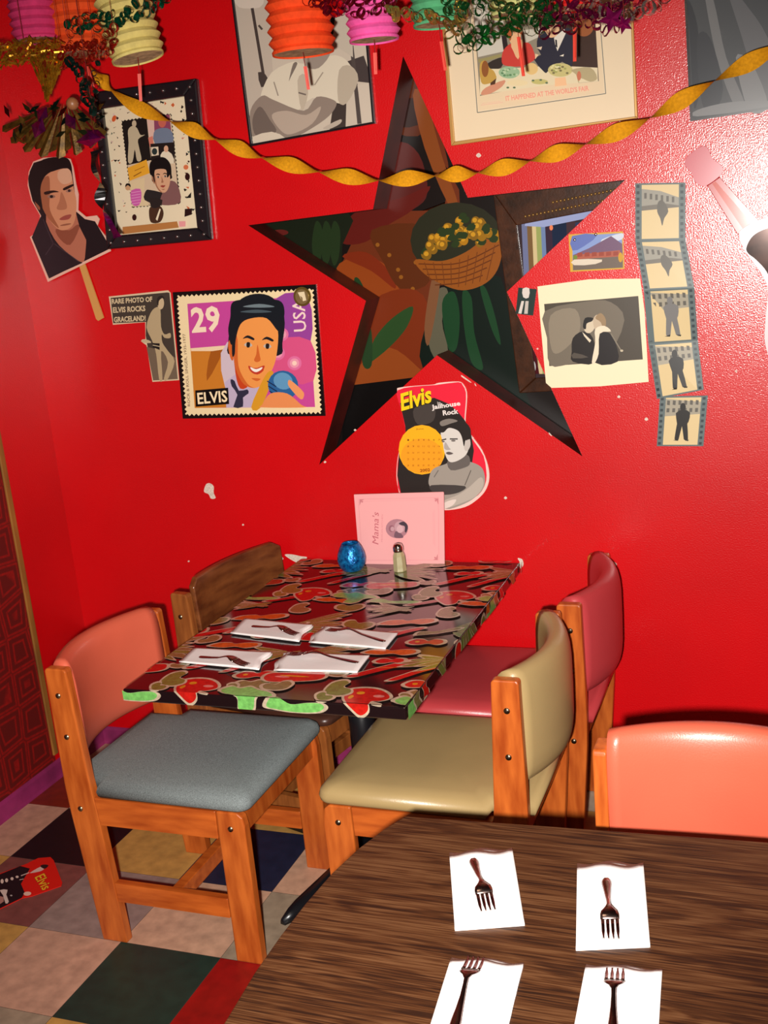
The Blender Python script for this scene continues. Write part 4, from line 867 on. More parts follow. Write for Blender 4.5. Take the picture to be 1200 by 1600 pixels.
A.poly([(455, 1160), (540, 1155), (570, 1220), (540, 1295), (460, 1300), (440, 1220)], (70, 44, 30), 4); A.poly([(500, 1270), (535, 1175), (545, 1185), (515, 1285)], (226, 210, 180)); A.poly([(455, 1080), (560, 1100), (530, 1165), (460, 1165)], (40, 32, 30), 2)
A.poly([(205, 1340), (690, 1290), (705, 1345), (205, 1405)], (176, 116, 62)); A.poly([(705, 1290), (765, 1288), (765, 1335), (710, 1340)], (226, 150, 150))
A.build('collage', rt)

# ------------------------------------------------------------ framed black and white portrait
rt = empty('framed_photograph', MP(480, 225, 0), 'black-framed photograph of a person with folded arms, upper left of the star', 'framed photograph')
mc = M2((350, 0), 3.0, wall_map(.001)); mb = MB()
Oq = [(30, -110), (650, -190), (715, 580), (130, 688)]; Iq = [(42, -98), (640, -175), (702, 572), (142, 674)]
frame_bars(mb, mc, Oq, Iq, .014, M_bf); mb.build('frame', rt, bevel=0.002)
A = Art(mc, rough=0.3); A.d = .004; A.slab([(35, -105), (645, -182), (708, 578), (135, 682)], (196, 182, 164), .003)
A.poly([(45, -95), (200, -110), (240, 400), (120, 560)], (186, 172, 156)); A.poly([(45, -95), (180, -110), (190, 20), (120, 42), (60, 20)], (206, 192, 176), 3)
A.line([(138, 40), (165, 200), (190, 350)], 14, (70, 60, 56)); A.line([(168, 120), (185, 140)], 10, (80, 70, 64)); A.poly([(165, 340), (200, 350), (215, 390), (180, 410)], (70, 60, 56), 2)
A.poly([(580, 290), (660, 262), (690, 350), (690, 390), (600, 380)], (70, 60, 58)); A.poly([(595, 215), (612, 215), (650, 580), (630, 582)], (80, 70, 66)); A.poly([(630, 400), (690, 390), (700, 570), (655, 575)], (200, 186, 168))
A.poly([(490, -80), (600, -100), (610, 270), (500, 200)], (190, 178, 160)); A.poly([(520, 470), (580, 440), (575, 600), (500, 610)], (64, 54, 50)); A.poly([(470, 600), (550, 560), (550, 580), (500, 605)], (180, 166, 150), 3)
A.poly([(180, 440), (230, 340), (330, 290), (380, 300), (500, 262), (560, 270), (600, 310), (635, 375), (580, 480), (520, 480), (420, 460), (350, 520), (300, 500), (200, 455)], (212, 200, 178), 3)
A.poly([(545, 330), (600, 310), (635, 375), (580, 485), (540, 470)], (180, 166, 146), 3)
A.poly([(380, 290), (380, 240), (490, 220), (500, 262), (450, 320), (400, 320)], (150, 136, 124), 3); A.poly([(330, 300), (350, 300), (320, 360), (310, 380)], (120, 108, 98), 3)
A.poly([(350, 380), (385, 350), (400, 440), (370, 520)], (186, 172, 152), 3); A.line([(355, 435), (390, 445)], 7, (110, 98, 90)); A.line([(240, 385), (260, 450)], 6, (150, 138, 124)); A.line([(430, 400), (470, 340)], 6, (160, 146, 130))
A.poly([(140, 640), (130, 520), (185, 450), (240, 470), (380, 520), (440, 455), (520, 470), (530, 500), (480, 560), (350, 640), (290, 645), (220, 610)], (140, 124, 112), 4)
A.poly([(230, 540), (300, 520), (390, 540), (460, 500), (420, 580), (320, 630), (270, 610)], (176, 158, 142), 4); A.poly([(140, 560), (175, 500), (220, 560), (250, 620), (160, 640)], (108, 94, 86), 4)
A.poly([(150, 672), (145, 640), (230, 618), (290, 645), (250, 660)], (206, 192, 172), 2)
face(A, 430, 140, 150, 210, (196, 182, 164), (140, 126, 114), (30, 26, 24), 6)
A.build('photograph', rt)

# ------------------------------------------------------------ framed movie lobby card
rt = empty('framed_poster', MP(850, 225, 0), 'gold-framed cream-matted lobby card of a couple at a laden table, above the star', 'poster')
mc = M2((740, 20), 5.4545, wall_map(.001)); mb = MB(); M_goldf = mat('thin_gold_frame', (196, 148, 82), 0.35, metal=0.3)
Oq = [(-285, -230), (1345, -420), (1405, 900), (-182, 1135)]; Iq = [(-262, -215), (1325, -400), (1378, 885), (-150, 1098)]
frame_bars(mb, mc, Oq, Iq, .012, M_goldf); mb.build('frame', rt, bevel=0.002)
A = Art(mc, rough=0.35); A.d = .003; A.slab([(-275, -225), (1335, -412), (1392, 895), (-170, 1120)], (228, 206, 172), .003)
A.line([(-40, -200), (38, 852), (1130, 690), (1050, -330), (-40, -200)], 7, (110, 112, 104))
A.poly([(-30, -190), (1040, -320), (1118, 682), (48, 835)], (224, 200, 164))
A.poly([(-10, -180), (1010, -300), (1072, 585), (900, 600), (830, 560), (620, 600), (60, 710)], (140, 130, 110))
A.poly([(0, -100), (250, -130), (270, 330), (45, 380)], (200, 194, 178)); A.poly([(430, 150), (600, 130), (560, 210), (450, 260)], (196, 190, 172)); A.poly([(560, -120), (1020, -300), (1070, 580), (850, 470), (760, 420)], (56, 32, 20)); A.ell((945, 110), 85, 95, (150, 84, 40))
A.poly([(240, 180), (280, 170), (300, 300), (260, 320)], (40, 30, 30)); A.poly([(130, 430), (260, 380), (240, 470), (150, 480)], (50, 40, 36), 3); A.poly([(45, 400), (250, 350), (240, 380), (50, 430)], (150, 140, 90))
A.poly([(60, 480), (60, 700), (620, 620), (1065, 585), (1060, 470), (860, 460), (560, 460), (240, 480)], (222, 206, 170))
A.poly([(245, 400), (262, 320), (330, 260), (420, 255), (490, 270), (530, 380), (500, 420), (400, 460), (270, 450)], (196, 60, 50), 3); A.poly([(325, 262), (420, 230), (420, 300), (385, 400), (345, 330)], (226, 176, 130), 2)
A.ell((360, 200), 48, 75, (226, 176, 130), 15); A.poly([(275, 180), (300, 140), (400, 125), (425, 190), (400, 180), (345, 165), (320, 240), (300, 210)], (168, 84, 40), 4)
A.poly([(560, 190), (640, 150), (700, 210), (780, 140), (840, 160), (850, 400), (830, 470), (760, 420), (640, 500), (610, 510), (520, 400), (580, 360), (545, 300)], (34, 32, 48), 2)
A.poly([(690, 215), (780, 140), (790, 180), (720, 330), (700, 270)], (220, 212, 196)); A.poly([(700, 230), (715, 235), (720, 300), (705, 290)], (26, 22, 30))
A.poly([(610, 140), (640, 90), (720, 70), (750, 130), (710, 200), (660, 215), (635, 190)], (226, 180, 136), 3); A.poly([(640, 90), (680, 40), (770, 50), (770, 130), (740, 170), (730, 110), (680, 90)], (40, 22, 20), 3)
A.poly([(530, 350), (560, 360), (530, 400)], (226, 190, 150)); A.poly([(738, 370), (775, 355), (770, 375)], (230, 220, 200)); A.poly([(540, 300), (590, 290), (580, 320)], (214, 190, 160))
A.poly([(60, 440), (110, 410), (140, 470), (180, 500), (200, 570), (120, 610), (70, 590)], (190, 150, 70), 3); A.ell((105, 480), 30, 70, (140, 84, 40)); A.poly([(70, 700), (110, 640), (270, 575), (250, 630), (150, 690)], (204, 140, 110), 3); A.poly([(150, 600), (200, 560), (190, 610), (150, 620)], (80, 50, 30))
A.ell((310, 510), 90, 52, (150, 180, 140)); 
random.seed(4)
for k in range(16): A.ell((240 + random.random() * 140, 480 + random.random() * 60), 12, 9, random.choice([(110, 150, 100), (180, 200, 160), (90, 130, 90)]))
A.ell((500, 480), 55, 50, (222, 186, 120)); A.ell((745, 490), 105, 58, (196, 184, 120)); 
for k in range(18): A.ell((670 + random.random() * 150, 450 + random.random() * 70), 12, 9, random.choice([(160, 160, 90), (214, 206, 150), (120, 110, 70), (236, 226, 190)]))
A.poly([(840, 490), (1000, 470), (1060, 560), (1000, 590), (920, 560), (900, 600), (880, 530)], (176, 160, 120), 3); A.ell((905, 540), 18, 40, (196, 110, 80)); A.ell((570, 590), 70, 22, (190, 180, 110)); A.poly([(700, 560), (790, 550), (800, 620), (700, 630)], (236, 186, 140)); A.ell((380, 600), 90, 26, (226, 206, 160))
for p in ((300, 640), (355, 640), (515, 580), (580, 575), (630, 600)): A.ell(p, 12, 8, (90, 110, 80))
A.text('IT HAPPENED AT THE WORLD\'S FAIR', (285, 755), (990, 665), 44, (232, 150, 130), .02); A.line([(70, 790), (260, 765)], 5, (226, 180, 160)); A.line([(80, 775), (240, 755)], 3, (226, 180, 160))
A.build('lobby_card', rt)

# ------------------------------------------------------------ dark silvery poster upper right
rt = empty('framed_poster', MP(1140, 188, 0), 'black-framed dark grey poster with silvery folds, cut by the upper right corner', 'poster')
mc = wall_map(.001); mb = MB(); Oq = [(1063, -150), (1330, -190), (1345, 150), (1079, 190)]; Iq = [(1067, -146), (1326, -186), (1341, 146), (1083, 186)]
frame_bars(mb, mc, Oq, Iq, .010, M_bf); mb.build('frame', rt)
A = Art(mc, rough=0.25); A.d = .003; A.slab([(1065, -148), (1328, -188), (1343, 148), (1081, 188)], (74, 76, 78), .002)
for pts, cc in [([(1100, -20), (1115, 0), (1135, 90), (1165, 165), (1150, 170), (1120, 90)], (112, 112, 112)), ([(1130, -40), (1160, 0), (1200, 60), (1230, 160), (1190, 150), (1160, 60)], (98, 98, 100)), ([(1075, 0), (1090, 40), (1095, 120), (1085, 170), (1078, 60)], (56, 58, 62)), ([(1090, 60), (1110, 60), (1130, 140), (1110, 180), (1095, 150)], (60, 62, 66)), ([(1150, 90), (1175, 100), (1200, 165), (1170, 172)], (124, 124, 124)), ([(1170, -60), (1200, -20), (1260, 60), (1280, 130), (1230, 60)], (54, 56, 60)), ([(1090, 172), (1140, 160), (1200, 158), (1200, 168), (1090, 182)], (126, 126, 126))]: A.poly(pts, cc, 4)
A.build('print', rt)

# ------------------------------------------------------------ film strip photographs
def strip_map(u, v, d):
    # the strip is creased at the frame joints and stands a little off the wall
    ks = [(284, .002), (372, .010), (447, .022), (530, .008), (604, .014), (640, .004), (700, .004)]
    off = ks[0][1]
    for a, b in zip(ks, ks[1:]):
        if a[0] <= v <= b[0]: off = a[1] + (b[1] - a[1]) * (v - a[0]) / (b[0] - a[0])
    if v > 700: off = .004
    return W(u, v) + Vector((0, -(off + d), 0))
def film(A, q, mirror, kind):
    # q TL TR BR BL
    B = lambda s_, t_: bil(q, s_, t_)
    NS = 1; A.slab([B(0, 0), B(1, 0), B(1, 1), B(0, 1)], (96, 108, 108), .0012)
    for k in range(9):
        for s0 in (.025, .90): A.poly([B(s0, (k + .25) / 9), B(s0 + .06, (k + .25) / 9), B(s0 + .06, (k + .72) / 9), B(s0, (k + .72) / 9)], (52, 62, 66))
    A.poly([B(.13, .03), B(.87, .03), B(.87, .97), B(.13, .97)], (214, 190, 142))
    g = (96, 92, 84); bk_ = (44, 42, 40)
    if kind == 0:   # building above, dark skirted figure
        A.poly([B(.13, .10), B(.5, .14), B(.87, .26), B(.87, .42), B(.13, .40)], (150, 146, 134)); 
        for k in range(6): A.poly([B(.18 + k * .11, .17 + k * .015), B(.23 + k * .11, .17 + k * .015), B(.23 + k * .11, .27 + k * .015), B(.18 + k * .11, .27 + k * .015)], g)
        A.poly([B(.13, .40), B(.6, .36), B(.87, .40), B(.87, .43), B(.13, .48)], (112, 106, 96))
        A.poly([B(.45, .35), B(.52, .30), B(.6, .36), B(.66, .5), B(.58, .62), B(.54, .75), B(.5, .62), B(.44, .5)], g, 3)
    else:
        A.poly([B(.13, .05), B(.87, .12), B(.87, .36), B(.13, .40)], (160, 152, 134))
        for k in range(6): A.poly([B(.16 + k * .12, .08), B(.22 + k * .12, .09), B(.22 + k * .12, .18), B(.16 + k * .12, .17)], g); A.poly([B(.16 + k * .12, .24), B(.22 + k * .12, .24), B(.22 + k * .12, .32), B(.16 + k * .12, .32)], g)
        cc = (120, 118, 116) if kind == 1 else bk_
        A.ell(B(.5, .22), 4.5, 6.5, cc); A.poly([B(.36, .34), B(.5, .27), B(.66, .33), B(.64, .52), B(.62, .56), B(.66, .86), B(.57, .86), B(.51, .6), B(.46, .86), B(.37, .85), B(.40, .55)], cc, 2)
        A.poly([B(.34, .88), B(.46, .85), B(.45, .89)], bk_); A.poly([B(.57, .86), B(.68, .87), B(.66, .9)], bk_)
def V6(p): return (780 + p[0] / 2.857, 220 + p[1] / 2.857)
A = Art(strip_map, rough=0.35); A.d = 0
for q, kd in [([(608, 190), (832, 186), (833, 440), (610, 446)], 0), ([(610, 446), (833, 440), (874, 652), (650, 664)], 0), ([(650, 664), (874, 652), (888, 890), (668, 905)], 1), ([(668, 905), (888, 890), (915, 1108), (706, 1150)], 2)]:
    A.d = 0; film(A, [V6(p) for p in q], 0, kd)
prop(A.build('film_strip'), 'creased paper strip of four black and white film frames on the right of the wall', 'film strip')
A = Art(wall_map(.003), rough=0.35); film(A, [V6(p) for p in [(718, 1140), (932, 1136), (912, 1362), (704, 1362)]], 0, 2)
prop(A.build('film_print'), 'single loose film frame print of a standing figure below the film strip', 'film strip')
# postcard
A = Art(wall_map(.001), (780, 220), 2.857, rough=0.3); A.slab([(310, 418), (553, 404), (560, 572), (318, 585)], (206, 160, 60), .001)
A.poly([(326, 425), (548, 412), (553, 566), (330, 578)], (130, 150, 200)); A.poly([(326, 425), (440, 418), (380, 470), (328, 490)], (96, 112, 176), 2); A.poly([(460, 440), (548, 412), (548, 440), (470, 460)], (200, 206, 220), 3)
A.poly([(330, 510), (400, 480), (500, 425), (550, 460), (552, 520), (330, 530)], (112, 84, 110)); A.poly([(335, 510), (540, 488), (545, 530), (335, 535)], (170, 90, 70)); A.poly([(330, 530), (552, 515), (553, 566), (330, 578)], (110, 96, 86)); A.poly([(335, 530), (460, 530), (430, 550), (335, 555)], (214, 200, 180), 2); A.ell((340, 520), 10, 10, (110, 130, 50)); A.ell((542, 520), 10, 22, (200, 150, 40))
for k in range(6): A.poly([(350 + k * 32, 500 - k), (372 + k * 32, 498 - k), (372 + k * 32, 516 - k), (350 + k * 32, 518 - k)], (150, 66, 50))
prop(A.build('postcard'), 'small colour postcard of buildings under a purple mountain, right arm of the star', 'postcard')
for (pu, pv, lb) in [(432, 418, 'steel push pin in the top middle of the mountain postcard'), (338, 442, 'steel push pin in the top left corner of the mountain postcard')]:
    mb = MB(); mb.sphere(MP(780 + pu / 2.857, 220 + pv / 2.857, .003), .0045, mat('pin_steel', (220, 220, 220), .15, metal=1), 10, sy=.6); prop(mb.build('push_pin'), lb, 'pin')
# kissing couple print
A = Art(wall_map(.003), (780, 220), 2.857, rough=0.35); A.slab([(172, 650), (400, 618), (630, 614), (650, 760), (668, 1075), (450, 1095), (235, 1102), (210, 1080), (190, 860)], (236, 222, 186), .0012)
A.poly([(202, 728), (622, 692), (642, 975), (225, 1005)], (74, 66, 56)); A.poly([(205, 760), (400, 715), (500, 720), (560, 800), (480, 960), (320, 995), (228, 1000), (215, 880)], (112, 102, 88), 3); A.poly([(230, 780), (340, 750), (360, 850), (280, 940), (235, 930)], (136, 124, 106), 4)
A.poly([(325, 940), (330, 880), (375, 850), (420, 880), (430, 990), (330, 985)], (36, 30, 28), 3); A.poly([(430, 990), (440, 870), (490, 855), (520, 900), (530, 985)], (34, 28, 28), 3)
A.poly([(372, 852), (412, 890), (405, 900), (380, 870)], (220, 206, 180)); A.ell((405, 825), 24, 34, (206, 190, 164), 20); A.poly([(375, 830), (385, 790), (420, 790), (415, 805), (392, 815), (388, 840)], (26, 22, 20), 3)
A.ell((445, 815), 24, 40, (190, 170, 144), -10); A.poly([(430, 790), (455, 768), (478, 800), (470, 850), (455, 810)], (150, 124, 92), 3); A.poly([(430, 840), (470, 825), (500, 850), (450, 860), (445, 950), (425, 995), (415, 985), (430, 900)], (226, 210, 184), 3); A.line([(500, 860), (545, 935)], 5, (130, 120, 104)); A.ell((548, 936), 7, 5, (190, 176, 150))
A.poly([(335, 945), (400, 965), (330, 970)], (80, 72, 64), 2)
prop(A.build('photograph'), 'cream-bordered photograph of an embracing couple beside the star\'s right notch', 'photograph')
A = Art(wall_map(.001), (780, 220), 2.857, rough=0.35); A.slab([(86, 655), (168, 662), (152, 780), (74, 772)], (30, 48, 44), .001); A.poly([(105, 660), (135, 658), (132, 700), (108, 698)], (210, 200, 190), 2); A.poly([(100, 715), (112, 715), (100, 772), (86, 770)], (210, 200, 190)); A.poly([(118, 715), (132, 715), (128, 772), (112, 772)], (190, 180, 170))
prop(A.build('photograph'), 'tiny dark photograph of legs at the right inner corner of the star', 'photograph')

# ------------------------------------------------------------ guitar cut-out at the right edge
rt = empty('guitar_wall_ornament', MP(1195, 520, 0), 'glossy red guitar-shaped wall ornament with dark mirror body, cut by the right edge', 'wall ornament')
mg = M2((1040, 210), 4.1, wall_map(.001))
M_gr = mat('guitar_red_gloss', (176, 20, 24), 0.2, coat=0.8); M_hd = mat('guitar_head_pink', (190, 62, 78), 0.25, coat=0.6)
mb = MB(); mb.prism([mg(*p, .0) for p in spline([(140, 145), (200, 95), (250, 75), (280, 100), (300, 150), (360, 200), (370, 235), (340, 275), (270, 325), (230, 330), (190, 300), (165, 245), (125, 195)], 4)], Vector((0, -.010, 0)), M_hd); fixn(mb.build('headstock', rt, bevel=0.002))
mb = MB(); mb.prism([mg(*p, 0) for p in [(265, 325), (345, 270), (600, 555), (465, 645)]], Vector((0, -.008, 0)), M_gr); fixn(mb.build('neck', rt, bevel=0.003))
mb = MB(); mb.prism([mg(*p, .0081) for p in [(300, 315), (322, 300), (560, 570), (500, 610)]], Vector((0, -.002, 0)), mat('fretboard_amber', (196, 70, 50), 0.15, coat=.8)); fixn(mb.build('fretboard', rt))
body = [(470, 640), (500, 600), (600, 545), (760, 520), (900, 560), (960, 700), (930, 850), (960, 1000), (1060, 1150), (1050, 1400), (900, 1520), (720, 1500), (640, 1350), (640, 1180), (655, 1000), (620, 900), (540, 790), (500, 730)]
mb = MB(); mb.prism([mg(*p, 0) for p in spline(body, 4)], Vector((0, -.012, 0)), mat('guitar_white_rim', (226, 206, 208), 0.25)); fixn(mb.build('body', rt, bevel=0.002))
cx_, cy_ = 780, 1000
inn = [(520, 720), (560, 650), (640, 605), (760, 580), (860, 610), (910, 700), (880, 850), (910, 1010), (1000, 1160), (990, 1380), (880, 1460), (740, 1440), (690, 1330), (690, 1180), (690, 1000), (650, 880), (580, 800), (530, 760)]
mb = MB(); mb.prism([mg(*p, .0122) for p in spline(inn, 4)], Vector((0, -.002, 0)), mat('smoky_mirror', (60, 40, 34), 0.12, metal=.6, noise=.6, nscale=12)); fixn(mb.build('mirror', rt))

# ------------------------------------------------------------ paper lanterns
M_card = mat('lantern_base_card', (196, 176, 130), 0.8, noise=.4, nscale=60)
M_tr = mat('red_paper_strip', (206, 50, 24), 0.5)
M_thr = mat('red_thread', (120, 14, 10), 0.7)
def lantern(u, v, wpx, rgb, label, y=-.45, nple=13, tas=(0, 55), tilt=(0, 0), noise=.1):
    c = W(u, v, y); R = (W(u + wpx / 2, v, y) - W(u - wpx / 2, v, y)).length / 2 * .94
    m_ = mat('lantern_paper_%d_%d_%d' % rgb, rgb, 0.75, noise=noise, nscale=50, spec=.2)
    pit = R * .36; r_ = empty('paper_lantern', c, label, 'lantern', 'accordion paper lanterns'); ax = Vector((tilt[0], tilt[1], 1)).normalized()
    n_ = min(nple, int((WZ1 - .06 - c.z) / pit)); mb = MB(); N = 40; vs = []; K = n_ * 4
    e1 = ax.orthogonal().normalized(); e2 = ax.cross(e1)
    for i in range(K + 1):
        z = pit * i / 4; ph = (i % 4); rr = R * (1 + (.075 if ph == 0 else (-.075 if ph == 2 else 0.0)))
        if i == 0: rr = R * .99
        for k in range(N):
            a = 2 * math.pi * k / N; vs.append(c + ax * z + e1 * rr * math.cos(a) + e2 * rr * math.sin(a))
    mb.add(vs, [(i * N + k, i * N + (k + 1) % N, (i + 1) * N + (k + 1) % N, (i + 1) * N + k) for i in range(K) for k in range(N)], m_, False); mb.build('paper_shade', r_)
    mb = MB(); mb.prism([c + ax * .004 + e1 * R * .95 * math.cos(2 * math.pi * k / N) + e2 * R * .95 * math.sin(2 * math.pi * k / N) for k in range(N)], ax * .003, M_card); fixn(mb.build('base_disc', r_))
    mb = MB(); mb.ring(c + ax * (n_ * pit), ax, R * .6, .002, M_card, 16, 4); mb.tube([c + ax * (n_ * pit) - e1 * R * .62, c + ax * (n_ * pit) + e1 * R * .62], .002, M_card, 5); mb.tube([c + ax * (n_ * pit), (c.x + ax.x * n_ * pit, c.y + ax.y * n_ * pit, WZ1)], .0012, M_card, 5); mb.build('hanging_string', r_)
    if tas:
        b = W(u + tas[0], v + tas[1], y); mb = MB(); mid = c.lerp(b, .35); mb.tube([c + ax * .004, mid], .001, M_thr, 5)
        d = Vector((.004, .002, 0)); mb.add([mid - d, mid + d, b + d * .9, b - d * .9, mid + Vector((-.002, .004, 0)), mid + Vector((.002, -.004, 0)), b + Vector((.003, -.003, .008)), b + Vector((-.002, .004, .006))], [(0, 1, 2, 3), (4, 5, 6, 7)], M_tr); mb.build('tassel', r_)
lantern(474, 84, 95, (238, 74, 26), 'orange pleated paper lantern hanging before the black and white photograph', tas=(8, 56))
lantern(585, 64, 78, (240, 92, 166), 'pink pleated paper lantern hanging left of the star\'s top point', tas=(2, 52))
lantern(216, 92, 76, (216, 196, 116), 'pale yellow pleated paper lantern hanging above the black beaded frame', tas=(4, 66), tilt=(-.16, .0))
lantern(130, 86, 84, (226, 78, 28), 'orange pleated paper lantern behind the green foil chain at upper left', tas=(16, 50), y=-.37)
lantern(59, 64, 64, (204, 52, 104), 'magenta pleated paper lantern nearest the left edge', y=-.45, tas=None)
lantern(686, 40, 82, (86, 168, 116), 'green pleated paper lantern between the star\'s tip and the lobby card', tas=(10, 70))
lantern(806, 24, 84, (206, 204, 130), 'yellow-green pleated paper lantern in front of the framed lobby card', tas=(12, 95))
lantern(898, 14, 84, (206, 26, 24), 'red pleated paper lantern before the right side of the lobby card', tas=(0, 82))

# ------------------------------------------------------------ crepe streamer
M_crepe = mat('gold_crepe_paper', (224, 152, 22), 0.8, noise=.15, nscale=150, spec=.1)
path = [(60, -40), (110, 60), (160, 125), (210, 165), (265, 188), (340, 218), (412, 246), (500, 268), (592, 281), (680, 274), (755, 268), (832, 250), (912, 226), (1010, 187), (1110, 130), (1200, 82), (1290, 30), (1400, -50)]
nodes = [(-30, -2), (60, -1), (150, 0), (178, 1), (270, 2), (340, 3), (412, 4), (500, 5), (592, 6), (680, 7), (745, 8), (826, 9), (912, 10), (1012, 11), (1112, 12), (1225, 13), (1330, 14), (1420, 15)]
pts = spline(path, 14, False); mb = MB(); vs = []
for i, p in enumerate(pts):
    u = p[0]; ph = 0
    for a, b in zip(nodes, nodes[1:]):
        if a[0] <= u <= b[0]: ph = a[1] + (u - a[0]) / (b[0] - a[0])
    yy = -.20 + .00004 * abs(u - 600); c = W(u, p[1], yy); q = pts[min(i + 1, len(pts) - 1)]; q0 = pts[max(i - 1, 0)]
    t = (W(q[0], q[1], yy) - W(q0[0], q0[1], yy)).normalized(); n1_ = Vector((0, -1, 0)); n2_ = t.cross(n1_).normalized()
    th = math.pi * ph; hw = .0195 * (1 - 0.12 * math.cos(2 * th)); d = (n2_ * math.sin(th) + n1_ * math.cos(th)) * hw
    for k in range(5): vs.append(c + d * (k / 2 - 1))
mb.add(vs, [(i * 5 + k, i * 5 + k + 1, (i + 1) * 5 + k + 1, (i + 1) * 5 + k) for i in range(len(pts) - 1) for k in range(4)], M_crepe, True)
prop(mb.build('crepe_streamer'), 'twisted gold crepe paper streamer swagged across the whole wall', 'streamer')

# ------------------------------------------------------------ foil garlands
def foil(name, rgb): return mat('foil_' + name, rgb, 0.24, metal=0.75, noise=.35, nscale=40)
def chain(path, rgb, label, rows=2, R=.012, y=-.5, spread=.02, name='foil_garland', jitter=.006, step=.016, group=None, seed=1, extra=None):
    random.seed(seed); mb = MB(); m_ = foil('%d_%d_%d' % rgb, rgb); pp = [W(u, v, y) for u, v in spline(path, 10, False)]
    cum = 0; last = pp[0]; px = [pp[0]]
    for p in pp[1:]:
        while (p - last).length > step: last = last + (p - last).normalized() * step; px.append(last.copy())
    for c in px:
        for r in range(rows):
            o_ = Vector((random.uniform(-1, 1), random.uniform(-1, 1), random.uniform(-1, 1))) * jitter + Vector((0, 0, (r - (rows - 1) / 2) * spread))
            mb.ring(c + o_, Vector((random.uniform(-.7, .7), -1, random.uniform(-.7, .7))), R * random.uniform(.75, 1.15), R * .12, m_, 10, 4, random.uniform(.45, 1), random.uniform(0, 3.1))
    # a thread ties the garland to the ceiling
    for c in (px[0], px[-1]):
        if c.z < WZ1: mb.tube([c, (c.x, c.y, WZ1)], .0008, M_thr, 4)
    o = mb.build(name); prop(o, label, 'garland', group); return o
chain([(300, -50), (252, 0), (215, 16), (180, 32), (140, 34), (105, 46)], (20, 110, 76), 'green foil chain garland across the orange and yellow lanterns at upper left', rows=2, seed=2, y=-.58)
chain([(98, 92), (130, 84), (165, 72), (180, 50)], (186, 40, 26), 'red foil cluster under the left orange lantern', rows=3, R=.011, y=-.60, seed=3)
chain([(112, 96), (124, 122), (136, 150), (146, 175)], (24, 60, 52), 'dark green foil strand hanging before the black frame\'s corner', rows=1, R=.016, y=-.62, seed=4)
chain([(150, 92), (150, 130), (144, 165), (150, 200)], (30, 70, 60), 'thin green foil strand hanging beside the yellow lantern', rows=1, R=.010, y=-.57, seed=5)
chain([(420, -60), (480, -12), (505, 5), (540, 14), (575, 12), (620, 10)], (140, 18, 40), 'dark red foil chain garland over the pink lantern', rows=2, seed=6, y=-.55)
chain([(612, 16), (650, 24), (690, 34), (712, 52), (720, 10), (700, -40)], (206, 170, 90), 'gold foil chain garland over the green lantern', rows=1, R=.016, seed=7, y=-.58)
chain([(716, 58), (745, 58), (770, 44), (800, 30), (840, 32), (870, -10)], (36, 130, 56), 'green foil link garland hanging over the lobby card', rows=3, R=.014, seed=8, y=-.57)
chain([(700, 8), (740, 14), (790, 2), (850, 20), (862, 40)], (40, 120, 60), 'second green foil link garland along the top edge', rows=2, R=.012, seed=18, y=-.63)
chain([(850, 34), (880, 26), (920, 24), (955, 30), (975, 8), (1000, -20)], (150, 26, 84), 'magenta foil link garland in front of the red lantern', rows=3, R=.014, seed=9, y=-.60)
chain([(930, 12), (975, 24), (1005, 18), (1040, -4), (1080, -40)], (196, 186, 176), 'silver foil link garland at the lobby card\'s upper right corner', rows=1, R=.016, seed=10, y=-.55)
# gold tinsel swag and funnel
random.seed(21); mb = MB(); m_ = foil('gold', (214, 150, 36))
for k in range(420):
    t = random.random(); u = -40 + t * 135; v = 82 + 4 * math.sin(t * 6) + random.uniform(-18, 18); c = W(u, v, -.58)
    d = Vector((random.uniform(-1, 1), random.uniform(-1, 1), random.uniform(-1, 1))).normalized() * .012; n_ = d.cross(Vector((random.random(), 1, random.random()))).normalized() * .0022
    mb.add([c - d - n_, c + d - n_, c + d + n_, c - d + n_], [(0, 1, 2, 3)], m_)
for k in range(240):
    t = random.random(); wd = 26 * (1 - t) + 2; u = 74 + random.uniform(-wd, wd); v = 92 + t * 60; c = W(u, v, -.58)
    d = (W(74, 160, -.58) - c).normalized() * .013 + Vector((random.uniform(-1, 1), random.uniform(-1, 1), 0)) * .004; n_ = d.cross(Vector((random.random(), 1, random.random()))).normalized() * .0022
    mb.add([c - d - n_, c + d - n_, c + d + n_, c - d + n_], [(0, 1, 2, 3)], m_)
for u in (-20, 40): c = W(u, 84, -.58); mb.tube([c, (c.x, c.y, WZ1)], .001, M_thr, 4)
prop(mb.build('tinsel_swag'), 'gold tinsel swag gathered to a funnel at the left edge', 'garland')
# foil fan piece with star petals
rt = empty('foil_fan_ornament', W(90, 240, -.36), 'dark gold foil fan ornament with purple petals above the cut-out portrait', 'ornament')
random.seed(8); mb = MB(); m_ = mat('foil_dark_gold', (120, 84, 24), .5, metal=.5, noise=.5, nscale=60, bump=.6, bscale=160)
hub = W(100, 168, -.36)
for k in range(15):
    a0 = math.radians(196 + k * 9.2); a1 = a0 + math.radians(10); r0 = 78 if k % 2 else 92
    p0 = W(88 + r0 * .95 * math.cos(a0), 178 - r0 * .72 * math.sin(a0), -.36 + .012 * (k % 2)); p1 = W(88 + r0 * .95 * math.cos(a1), 178 - r0 * .72 * math.sin(a1), -.36 - .012 * (k % 2))
    if True: mb.add([hub + Vector((-.03 + .004 * k, .0, .01)), p0, (p0 + p1) / 2 + Vector((0, -.012, -.008)), p1], [(0, 1, 2), (0, 2, 3)], m_)
mb.build('fan', rt)
mb = MB(); m2_ = foil('purple', (150, 30, 130))
